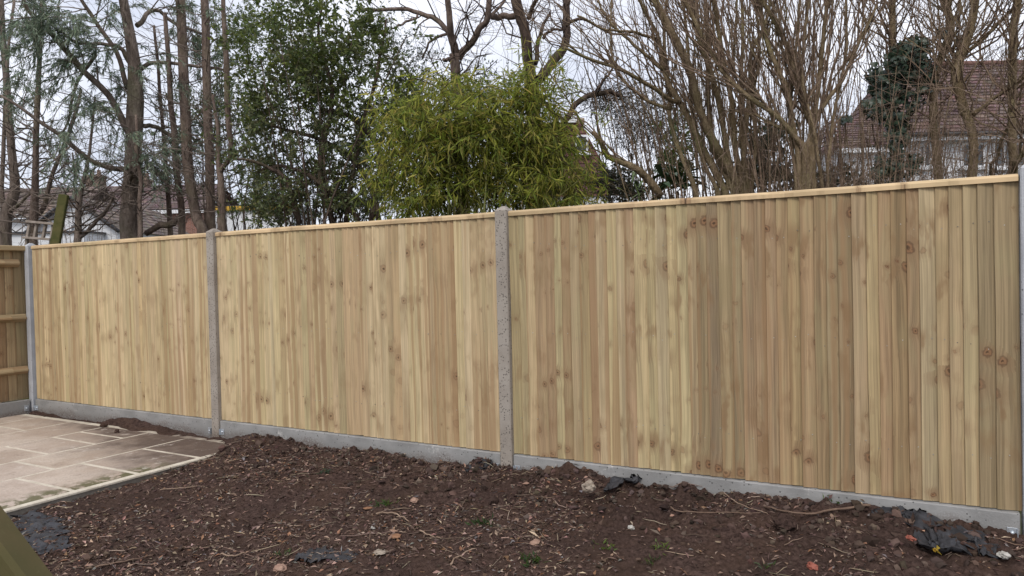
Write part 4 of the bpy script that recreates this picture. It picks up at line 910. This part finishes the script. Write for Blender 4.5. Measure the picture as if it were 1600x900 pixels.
# centre: tile hung house behind the bamboo
fr = Frame(880, 22); h_ = house('tile_hung_house', 'dark red tile hung house end with sloping edge behind the bamboo', 'house', fr)
pts = [fr.at(*q) for q in ((812, 340), (967, 318), (953, 280), (907, 191), (815, 197))]
pts[0] = (pts[0][0], -.2); pts[1] = (pts[1][0], -.2)
V = [(x, 0, z) for x, z in pts]+[(x, 5, z) for x, z in pts]; b_ = MB(); b_.add(V, [[i, i+5, (i+1) % 5+5, (i+1) % 5] for i in range(5)]); b_.F += [np.array([[0, 1, 2, 3, 4]]), np.array([[9, 8, 7, 6, 5]])]; b_.smooth += [False]*2
b_.build('wall', M['white'], h_)
zb = fr.at(953, 306)[1]; b_ = MB(); tiles(b_, (pts[0][0], -.02, zb), (pts[2][0]+.30, -.02, zb), (pts[3][0], -.02, pts[3][1]), (pts[4][0], -.02, pts[4][1]), [(.13, .062, .055), (.155, .075, .066), (.115, .058, .052)], .17, .11); b_.build('tile_hanging', M['tile'], h_, color=True)
b_ = MB(); b_.box((pts[4][0]-.1, -.12, pts[3][1]-.02), (pts[3][0]-.12, 5.1, pts[3][1]+.10)); b_.build('fascia', M['upvc'], h_)
b_ = MB(); b_.box((pts[3][0]-.10, -.06, pts[3][1]-.06), (pts[3][0]+.12, .5, pts[3][1]+.12), bevel=.02); b_.build('verge_cap', simple('sandy_mortar', (.26, .19, .13), (.32, .25, .18), 8, .9), h_)
x0, z1 = fr.at(898, 212); x1, z0 = fr.at(919, 240); window(fr, h_, x0, x1, z0, z1, 0, -.06)
# left: white gabled house, brown roofed wing, brick house with chimney
fr = Frame(118, 34); h_ = house('white_gabled_house', 'white gabled house low at the left between the bare trunks', 'house', fr)
xl, zl = fr.at(52, 356); xr, zr_ = fr.at(183, 356); xa, za = fr.at(116, 309)
V = [(xl, 0, -.3), (xr, 0, -.3), (xr, 0, zr_), (xa, 0, za), (xl, 0, zr_)]; V += [(x, 8, z) for x, _, z in V]; b_ = MB(); b_.add(V, [[i, i+5, (i+1) % 5+5, (i+1) % 5] for i in range(5)]); b_.F += [np.array([[0, 1, 2, 3, 4]]), np.array([[9, 8, 7, 6, 5]])]; b_.smooth += [False]*2; b_.build('wall', M['white'], h_)
b_ = MB(); tiles(b_, (xr+.25, -.3, zr_-.15), (xr+.25, 8, zr_-.15), (xa, 8, za+.05), (xa, -.3, za+.05), BRN, .3, .28); tiles(b_, (xl-.25, 8, zr_-.15), (xl-.25, -.3, zr_-.15), (xa, -.3, za+.05), (xa, 8, za+.05), BRN, .3, .28); b_.build('roof', M['tile'], h_, color=True)
for sgn, xe in ((1, xr), (-1, xl)):
    b_ = MB(); b_.tubes([[(xe+.25*sgn, -.32, zr_-.2), (xa, -.32, za)]], [[.09, .09]], 4); b_.build('barge_board', M['gutter'], h_)
x0, z1 = fr.at(110, 350); x1, z0 = fr.at(119, 362); window(fr, h_, x0, x1, z0, z1, 0)
b_ = MB(); zg = fr.at(100, 364, -1.6)[1]; b_.box((xl-1.6, -1.6, -.3), (xr-.6, -.03, zg)); b_.build('porch_wall', M['white'], h_)
b_ = MB(); b_.box((xl-1.7, -1.72, zg+.002), (xr-.5, -.03, zg+.09)); b_.build('porch_roof', M['gutter'], h_)
fr = Frame(50, 38); h_ = house('brown_roofed_house', 'house with broad brown tiled roof behind the leaning mossy board', 'house', fr)
xl, ze = fr.at(-60, 344); xr = fr.at(108, 344)[0]; zr = fr.at(60, 294, 3)[1]
b_ = MB(); b_.box((xl, 0, -.3), (xr, 6, ze)); b_.build('wall', M['white'], h_)
b_ = MB(); tiles(b_, (xl-.3, -.4, ze), (xr+.3, -.4, ze), (xr+.3, 3, zr), (xl-.3, 3, zr), BRN, .3, .25); tiles(b_, (xr+.3, 6.4, ze), (xl-.3, 6.4, ze), (xl-.3, 3, zr), (xr+.3, 3, zr), BRN, .3, .4); b_.build('roof', M['tile'], h_, color=True)
fr = Frame(220, 44); h_ = house('brick_house', 'red brick house with purple brown roof and broad chimney behind the thick conifer', 'house', fr)
xl, ze = fr.at(128, 331); xr = fr.at(330, 331)[0]; zr = fr.at(220, 290, 3)[1]
b_ = MB(); b_.box((xl, 0, -.3), (xr, 6, ze)); b_.build('wall', M['brick'], h_)
b_ = MB(); tiles(b_, (xl-.3, -.4, ze), (xr+.3, -.4, ze), (xr-.6, 3, zr), (xl-.3, 3, zr), PUR, .3, .25); tiles(b_, (xr+.3, 6.4, ze), (xl-.3, 6.4, ze), (xl-.3, 3, zr), (xr-.6, 3, zr), PUR, .3, .4); rf = b_.build('roof', M['tile'], h_, color=True)
b_ = MB(); b_.box((xl-.2, -.36, ze-.25), (xr+.2, -.3, ze-.04)); b_.build('fascia', M['upvc'], h_)
for a, bq, tp in ((138, 161, 274), (219, 234, 279)):
    x0 = fr.at(a, tp, 3)[0]; x1, zt = fr.at(bq, tp, 3); b_ = MB(); b_.box((x0, 2.6, zr-.6), (x1, 3.4, zt), bevel=.02); b_.box((x0-.06, 2.54, zt-.18), (x1+.06, 3.46, zt-.04), bevel=.02); ch = b_.build('chimney', simple('old_brick', (.13, .095, .075), (.19, .14, .11), 5, .9), h_)
    for k in (.28, .72):
        xm = x0+(x1-x0)*k; p = MB(); p.tubes([[(xm, 3, zt), (xm, 3, zt+.12), (xm, 3, zt+.30), (xm, 3, zt+.34)]], [[.15, .13, .11, .14]], 10); p.build('chimney_pot', simple('pot_clay', (.25, .17, .13)), ch)
for a, bq in ((184, 199), (240, 256)):
    x0, z1 = fr.at(a, 340); x1, z0 = fr.at(bq, 358); window(fr, h_, x0, x1, z0, z1, 1)
fr = Frame(390, 24); h_ = house('garden_building', 'low white building with yellow strip under its roof, glimpsed below the evergreen', 'shed', fr)
xl, zt = fr.at(334, 330); xr = fr.at(455, 330)[0]; zy = fr.at(390, 322)[1]
b_ = MB(); b_.box((xl, 0, -.3), (xr, 3, zt)); b_.build('wall', M['white'], h_)
b_ = MB(); b_.box((xl-.05, -.1, zt+.002), (xr+.05, -.02, zy)); b_.build('yellow_strip', simple('yellow_paint', (.55, .33, .05)), h_)
b_ = MB(); b_.box((xl-.15, -.02, zt+.002), (xr+.15, 3.2, zy+.05)); b_.build('roof', M['gutter'], h_)

# things just over the fence at the left
M['moss'] = simple('mossy_timber', (.062, .066, .022), (.10, .09, .035), 9, .9, .15, .4, 40)
M['oldwood'] = simple('weathered_wood', (.24, .20, .165), (.34, .29, .25), 12, .85, .15, .3, 60)
def beam(mb, a, b_, w_, th, side):
    a, b_ = np.array(a, float), np.array(b_, float); ax = b_-a; L_ = np.linalg.norm(ax); ax /= L_; sd = np.array(side, float); sd -= ax*np.dot(sd, ax); sd /= np.linalg.norm(sd); nn = np.cross(ax, sd)
    Mx = np.eye(4); Mx[:3, 0], Mx[:3, 1], Mx[:3, 2], Mx[:3, 3] = sd, nn, ax, a
    mb.box((-w_/2, -th/2, 0), (w_/2, th/2, L_), Mx, bevel=min(w_, th)*.12)
a, c_ = U(100, 304, 8.9), U(86, 384, 8.9); ft = c_+(c_-a)/(a[2]-c_[2])*(c_[2]+.1)
b_ = MB(); beam(b_, a, ft, .112, .05, RH); o = b_.build('mossy_board', M['moss'], None, (ft[0], ft[1], 0)); o.location = (ft[0], ft[1], 0); tag(o, 'upright leaning board green with moss, standing behind the corner of the fence', 'board')
D_ = 9.2; fro = thing('short_ladder', 'grey weathered wooden frame like a short ladder left of the mossy board', 'frame', (*U(56, 380, D_)[:2], 0))
ob = (*U(56, 380, D_)[:2], 0)
for (p, q, n_) in (((41, 346), (85, 350), 'rail'), ((36, 371), (79, 374), 'rail'), ((44, 347), (38, 385), 'upright'), ((55, 348), (51, 373), 'slat'), ((69, 349), (64, 374), 'slat'), ((81, 349), (76, 385), 'upright')):
    a, c_ = U(*p, D_), U(*q, D_+(0 if n_ == 'rail' else .012))
    if n_ != 'rail': a = a+FH*.035; c_ = c_+FH*.035
    if n_ == 'upright': c_ = c_+(c_-a)/(a[2]-c_[2])*(c_[2]+.1)
    b_ = MB(); beam(b_, a, c_, .042, .03, FH); b_.build(n_, M['oldwood'], fro, ob)

# ------------------------------------------------------------------ the mossy brace in the near left corner
a, c_ = U(0, 786, 1.35), U(86, 900, 1.35); ax = (c_-a)/np.linalg.norm(c_-a); top_ = a-ax*.30; ft = a+ax*((a[2]+.12)/-ax[2]); sd = np.cross(ax, -_fw); sd /= np.linalg.norm(sd)
if np.dot(sd, _rt) > 0: sd = -sd
wd_ = .17; b_ = MB(); beam(b_, top_+sd*(wd_/2+.022), ft+sd*(wd_/2+.022), wd_, .07, sd)
def near_wood():
    t = NT('algae_covered_timber', .85, .2); v = t.obj(); mpn = t.new('ShaderNodeMapping')
    q = Matrix((Vector(sd), Vector(np.cross(ax, sd)), Vector(ax))).to_4x4().to_euler(); 
    n1 = t.noise(v, 6, 5, .6); 
    sx = t.new('ShaderNodeVectorMath', operation='DOT_PRODUCT'); t.li(v, sx.inputs[0]); sx.inputs[1].default_value = tuple(sd); sz = t.new('ShaderNodeVectorMath', operation='DOT_PRODUCT'); t.li(v, sz.inputs[0]); sz.inputs[1].default_value = tuple(ax)
    gr = t.noise(t.comb(t.math('MULTIPLY', sx.outputs['Value'], 70), 0, t.math('MULTIPLY', sz.outputs['Value'], 3)), 1, 4, .6); sp2 = t.noise(v, 90, 3)
    c = t.mix(t.sstep(n1.outputs['Fac'], .35, .65), (.118, .090, .042), (.088, .076, .032)); c = t.mix(t.sstep(gr.outputs['Fac'], .52, .68, 0, .55), c, (.035, .030, .016)); c = t.mix(t.sstep(sp2.outputs['Fac'], .6, .75, 0, .4), c, (.14, .13, .06))
    t.col(c); t.bump(gr.outputs['Fac'], .5, .004); return t.m
o = b_.build('timber_brace', near_wood(), None, (ft[0], ft[1], 0)); o.location = (ft[0], ft[1], 0); tag(o, 'thick olive green algae covered timber slanting across the near left corner', 'timber')

# ------------------------------------------------------------------ litter on the soil
def ico(sub):
    import bmesh
    bm = bmesh.new(); bmesh.ops.create_icosphere(bm, subdivisions=sub, radius=1); V = np.array([v.co[:] for v in bm.verts]); F = np.array([[v.index for v in f.verts] for f in bm.faces]); bm.free(); return V, F
IV, IF = ico(1); IV2, IF2 = ico(3)
def soil_points(n, near=.0, clump=0):
    x = rng.uniform(-2.46, 3.05, n); y = -.05-rng.random(n)**(1.6 if near else 1)*(.55 if near else 3.0)
    k = (y > -3.2)
    if clump: k &= rng.random(n) < np.clip(.55+1.1*vnoise(x*1.9, y*1.9, 51)+.5*vnoise(x*6, y*6, 52), .08, 1)
    x, y = x[k], y[k]; return x, y, soil_height(x, y)
db = MB()
cols = [(.06, .038, .031)]*4+[(.115, .074, .058)]*5+[(.17, .118, .094)]*4+[(.26, .185, .14)]*2+[(.40, .31, .23), (.18, .165, .155), (.22, .12, .075)]
x, y, z = soil_points(38000, 0, 1); n = len(x); D = rng.normal(size=(n, 3)); D[:, 2] *= .3; nr = rng.normal(0, .4, (n, 3)); nr[:, 2] += 1
db.leaves(np.stack([x, y, z+.004], 1), D, rng.gamma(3, .007, n)+.006, rng.gamma(3, .0028, n)+.003, tints(n, cols, .2), .2, nr)
x, y, z = soil_points(2800, 0, 1); n = len(x); D = rng.normal(size=(n, 3)); D[:, 2] *= .3; nr = rng.normal(0, .35, (n, 3)); nr[:, 2] += 1
db.leaves(np.stack([x, y, z+.008], 1), D, rng.uniform(.02, .055, n), rng.uniform(.008, .022, n), tints(n, [(.10, .066, .053), (.17, .115, .09), (.25, .165, .125), (.32, .21, .155), (.07, .047, .04), (.26, .14, .085)], .2), .2, nr)
def sticks(n, ln, r, cols, wob=.1, lift=.006, k=5):
    x, y, z = soil_points(int(n*1.6), 0, 1); n = len(x); a = rng.uniform(0, np.pi, n); L_ = rng.uniform(*ln, n); s = np.linspace(-.5, .5, k)
    X_ = x[:, None]+np.cos(a)[:, None]*s*L_[:, None]; Y_ = y[:, None]+np.sin(a)[:, None]*s*L_[:, None]
    w2 = np.cumsum(rng.normal(0, wob, (n, k)), 1)*L_[:, None]/k; X_ -= np.sin(a)[:, None]*w2; Y_ = np.minimum(Y_+np.cos(a)[:, None]*w2, -.055)
    Z_ = soil_height(X_.ravel(), Y_.ravel()).reshape(X_.shape); Z_ = Z_*.5+Z_.max(1, keepdims=True)*.5+lift*rng.random((n, 1))
    db.tubes(np.stack([X_, Y_, Z_], -1), rng.uniform(*r, n)[:, None]*np.array([.7, 1, 1, .9, .5])[None, :k], 4, tints(n, cols, .2), cap=False)
sticks(3800, (.012, .05), (.0008, .0022), cols, .06)
sticks(560, (.05, .16), (.001, .0026), [(.16, .11, .085), (.24, .18, .13), (.33, .26, .19), (.09, .06, .05)], .12)
sticks(70, (.14, .34), (.0014, .003), [(.16, .11, .085), (.22, .16, .12), (.10, .07, .055)], .18)
for cnt, near, sz in ((1500, 0, (.005, .016)), (650, 1, (.007, .024)), (70, 1, (.018, .036)), (150, 0, (.012, .024))):
    x, y, z = soil_points(cnt, near); n = len(x); s_ = rng.uniform(*sz, n); sc = rng.uniform(.6, 1.25, (n, 1, 3)); sc[:, :, 2] *= .8
    V = IV[None]*(1+rng.normal(0, .27, (n, len(IV), 1)))*sc*s_[:, None, None]+np.stack([x, np.minimum(y, -.06-s_), z+s_*.25], 1)[:, None]
    db.add(V.reshape(-1, 3), (IF[None]+np.arange(n)[:, None, None]*len(IV)).reshape(-1, 3), np.repeat(tints(n, [(.046, .030, .024), (.066, .044, .035), (.09, .06, .049)], .2), len(IV), axis=0))
tag(db.build('soil_litter', M['bits'], color=True), 'dark crumbs of soil, bark chips and twigs strewn over the bed', 'soil litter', kind='stuff')

def rock(name, label, cat, px, py, size, mat, squash=.65, seed=0, rough=.34, freq=2.2, sink=.45):
    p = on_soil(px, py); r2 = np.random.default_rng(seed+px)
    q = r2.uniform(-50, 50, 2); n_ = vnoise(IV2[:, 0]*freq+q[0], IV2[:, 1]*freq+IV2[:, 2]*1.7*freq+q[1], 21)+.5*vnoise(IV2[:, 0]*freq*2.3+IV2[:, 2]*2+q[1], IV2[:, 1]*freq*2.3+q[0], 22)
    V = IV2*(1+rough*n_[:, None])*np.array([1, r2.uniform(.65, .95), squash])*size; a = r2.uniform(0, 3); V = V @ np.array([[math.cos(a), -math.sin(a), 0], [math.sin(a), math.cos(a), 0], [0, 0, 1]])
    b_ = MB(); b_.add(V, IF2, smooth=False); o = b_.build(name, mat); o.location = (p[0], min(p[1], -.06-size), p[2]+size*squash*(1-sink)*.6); return tag(o, label, cat)
M['stone'] = simple('pale_stone', (.24, .19, .15), (.36, .31, .25), 30, .9, .15, .4, 60)
M['grey_stone'] = simple('grey_rubble', (.32, .31, .28), (.48, .46, .42), 40, .9, .15, .4, 60)
M['redbrick'] = simple('broken_red_brick', (.24, .075, .052), (.30, .11, .08), 40, .9, .15, .4, 80)
M['orange'] = simple('orange_bark', (.21, .105, .058), (.30, .17, .10), 40, .85, .15, .4, 60)
M['pink'] = simple('pinkish_stone', (.27, .165, .125), (.36, .24, .18), 40, .9, .15, .4, 60)
M['clod'] = soil_material(); M['clod'].name = 'clod_earth'
for a in [('stone', 'pale knobbly stone against the gravel board right of the middle post', 'stone', 920, 764, .040, M['stone'], .85), ('earth_clod', 'large brown clod of earth under the long twig at the right', 'clod', 1226, 822, .062, M['clod'], .7),
          ('brick_fragment', 'rounded red brick fragment at the bottom edge, right of centre', 'brick fragment', 1269, 887, .030, M['redbrick'], .6), ('brick_fragment', 'red brick chip beside the black membrane at the right', 'brick fragment', 1423, 842, .028, M['redbrick'], .4),
          ('rubble', 'pale grey lump of rubble in the lower right corner', 'rubble', 1569, 869, .030, M['grey_stone'], .5), ('stone', 'small pale stone in the middle of the bed below the pale knobbly stone', 'stone', 986, 825, .018, M['grey_stone'], .6),
          ('stone', 'pinkish stone at the left of the weeds, lower centre', 'stone', 836, 851, .030, M['pink'], .6), ('stone', 'flat pinkish stone at the bottom edge left of centre', 'stone', 437, 890, .040, M['pink'], .45),
          ('bark_piece', 'orange piece of bark lying in the lower middle of the bed', 'bark', 618, 838, .034, M['orange'], .14), ('bark_piece', 'orange brown bark piece beside the green weeds', 'bark', 575, 794, .028, M['orange'], .14),
          ('bark_piece', 'buff bark flake near the flat black membrane', 'bark', 594, 863, .038, M['stone'], .2), ('earth_clod', 'dark clod standing against the gravel board left of the middle post', 'clod', 560, 704, .032, M['clod'], 1.1),
          ('stone', 'small whitish stone near the curved pale stick', 'stone', 583, 826, .013, M['grey_stone'], .8), ('stone', 'buff stone on the heap left of the bed', 'stone', 647, 783, .030, M['pink'], .5)]:
    rock(*a, seed=5)
for lab, px, py, sz in (('small dark clod lying on the paving near the fence', 183, 676, .028), ('flat piece of earth on the paving, left of the small dark clod', 162, 667, .035)):
    p = ray_plane(px, py, 2, 0); o = rock('earth_clod', lab, 'clod', 560, 704, sz, M['clod'], .55 if sz > .03 else .85, seed=int(px)); o.location = (p[0], p[1], sz*.4)

def stick(label, pts, r, mat, lift=.012):
    P = np.array([on_soil(*q) for q in pts]); P[:, 2] += lift; P[:, 1] = np.minimum(P[:, 1], -.06); P = spline(P, 24); P = wobble(P, .0025); base = P[0].copy(); base[2] = 0
    b_ = MB(); b_.tubes(P, np.linspace(r, r*.55, 24), 6); o = b_.build('twig', mat, None, base); o.location = base; return tag(o, label, 'twig', 'larger twigs on the soil')
M['stickwood'] = simple('dry_stick', (.23, .16, .115), (.33, .24, .175), 20, .85, .15); M['stickdark'] = simple('brown_stick', (.13, .085, .062), (.19, .13, .095), 20, .85, .15)
stick('long thin twig running right towards the black membrane', [(1048, 797), (1062, 805), (1110, 806), (1190, 808)], .0045, M['stickdark'], .02)
stick('long forked brown twig ending at the black membrane, over the large clod', [(1360, 798), (1310, 804), (1262, 811), (1225, 806), (1195, 800)], .007, M['stickdark'], .03)
stick('thin twig curling down from the gravel board near the long twig', [(1133, 770), (1145, 786), (1165, 797), (1200, 808)], .0035, M['stickwood'], .02)
stick('curved pale stick in the middle of the bed', [(588, 806), (612, 804), (628, 810), (639, 818)], .0055, M['stickwood'])
stick('short pale stick right of the orange bark', [(656, 832), (672, 840), (688, 844)], .0045, M['stickwood'])
stick('pale bent stick at the bottom, right of the flat membrane', [(704, 886), (714, 874), (742, 860)], .0055, M['stickwood'])
stick('long dark thin stick at the lower left of the bed', [(150, 893), (190, 884), (240, 872)], .005, M['stickdark'], .02)
stick('twig by the second post lying along the paving edge', [(250, 768), (290, 764), (320, 762)], .0035, M['stickwood'])
stick('pale stick at lower left, beside the long dark stick', [(345, 870), (365, 872), (384, 866)], .005, M['stickwood'])

# weed membrane
M['membrane'] = simple('black_weed_membrane', (.022, .022, .025), (.05, .05, .056), 14, .6, .35, .3, 200)
def membrane(label, pts, wd, amp, seed, lift=.012, n=46, m_=12):
    P = spline(np.array([on_soil(*q) for q in pts]), n); T = np.gradient(P, axis=0); T[:, 2] = 0; T /= np.linalg.norm(T, axis=1, keepdims=True); Sd = np.stack([-T[:, 1], T[:, 0], 0*T[:, 0]], 1)
    s = np.linspace(-.5, .5, m_); W_ = np.interp(np.linspace(0, 1, n), np.linspace(0, 1, len(wd)), wd); r2 = np.random.default_rng(seed)
    edge = 1+.55*vnoise(np.arange(n)*.7, np.zeros(n)+seed, 31); G_ = P[:, None]+Sd[:, None]*(s[None, :, None]*(W_*edge)[:, None, None])
    G_[..., 1] = np.minimum(G_[..., 1], -.055); z = soil_height(G_[..., 0].ravel(), G_[..., 1].ravel(), False).reshape(n, m_)
    u = np.arange(n)[:, None]+0*s; v = np.arange(m_)[None]+0*u; f = np.abs(vnoise(u*.32+seed, v*.5, 32))+.5*np.abs(vnoise(u*.8, v*.9+seed, 33))
    G_[..., 2] = z+lift+amp*f; G_[..., 0] += amp*.6*vnoise(u*.5, v*.6, 34)
    V = np.concatenate([G_.reshape(-1, 3), G_.reshape(-1, 3)-[0, 0, .0025]]); I = np.arange(n*m_).reshape(n, m_); q = np.stack([I[:-1, :-1], I[1:, :-1], I[1:, 1:], I[:-1, 1:]], -1).reshape(-1, 4); rim = np.concatenate([I[0], I[1:, -1], I[-1, -2::-1], I[-2:0:-1, 0]]); r1_ = np.roll(rim, -1)
    F = np.concatenate([q, q[:, ::-1]+n*m_, np.stack([rim, r1_, r1_+n*m_, rim+n*m_], 1)]); base = P[0].copy(); base[2] = 0
    b_ = MB(); b_.add(V, F, smooth=True); o = b_.build('weed_membrane', M['membrane'], None, base); o.location = base; return tag(o, label, 'weed membrane', 'scraps of black membrane in the soil')
membrane('long crumpled strip of black membrane against the gravel board at the right', [(1362, 799), (1395, 806), (1432, 816), (1455, 832), (1490, 848), (1528, 852), (1545, 866)], [.05, .09, .11, .15, .17, .14, .10], .034, 3, .008, 60, 14)
membrane('flat torn patch of black membrane showing through the soil at lower left centre', [(462, 874), (490, 872), (525, 872), (556, 870)], [.10, .15, .14, .08], .010, 5, .002)
membrane('small crumpled black scrap beside the foot of the middle post', [(728, 733), (742, 728), (758, 722), (768, 730)], [.03, .05, .07, .03], .028, 7, .008, 24, 8)
membrane('black fold of membrane sticking out of the heap right of the middle post', [(945, 768), (968, 762), (990, 755), (1006, 748)], [.03, .05, .06, .04], .035, 9, .02, 24, 8)
membrane('wrinkled grey black membrane beside the slanting timber at the lower left', [(40, 806), (60, 822), (66, 845), (90, 866)], [.10, .20, .24, .14], .026, 11, .0, 40, 12)

def weed(label, px, py, n, sz, cols):
    p = on_soil(px, py); base = (p[0], p[1], 0); t = thing('weed', label, 'weed', base, 'small green weeds in the soil'); b_ = MB(); k = n
    q = np.stack([rng.normal(p[0], sz*.5, k), rng.normal(p[1], sz*.5, k), 0*rng.random(k)], 1); q[:, 2] = soil_height(q[:, 0], q[:, 1])+.004; D = rng.normal(size=(k, 3)); D[:, 2] = np.abs(D[:, 2])*.7+.2
    b_.leaves(q, D, rng.uniform(.35, .9, k)*sz, rng.uniform(.10, .26, k)*sz, tints(k, cols, .15), .15); tag(b_.build('leaves', M['leaf'], t, base, True), kind='stuff')
GW = [(.06, .10, .025), (.085, .13, .03), (.05, .08, .03)]; YW = [(.17, .21, .05), (.12, .17, .04)]
for a in [('bluish green weed tuft near the top of the heap', 503, 737, 34, .05, [(.05, .085, .05), (.06, .10, .055)]), ('low green weeds beside the orange brown bark', 598, 790, 46, .055, GW), ('dark mossy green tuft in the lower middle of the bed', 757, 820, 60, .06, [(.035, .07, .02), (.05, .09, .025)]),
          ('pale green rosette, leftmost of the weeds at the bottom', 440, 868, 22, .05, GW), ('green grassy tuft at the bottom, just right of the pinkish stone', 831, 882, 50, .055, GW), ('yellow green sprig below the small pale stone', 946, 858, 16, .05, YW), ('bright yellow green sprig right of centre near the bottom', 1030, 858, 18, .055, YW), ('green tuft at the bottom edge below the bright sprig', 1018, 880, 26, .045, GW),
          ('faint green blades at the bottom, right of the red brick fragment', 1193, 888, 16, .04, GW), ('dark green tuft by the gravel board above the long forked twig', 1300, 788, 24, .05, GW)]: weed(*a)
p = on_soil(1465, 863); b_ = MB(); b_.leaves(np.repeat(p[None]+[0, 0, .012], 5, 0), rng.normal(size=(5, 3))*[1, 1, .3], np.full(5, .035), np.full(5, .022), tints(5, [(.55, .38, .06)], .1), .2); o = b_.build('yellow_leaf', M['leaf'], None, (p[0], p[1], 0), True); o.location = (p[0], p[1], 0); tag(o, 'small bright yellow fallen leaf below the black membrane', 'leaf')
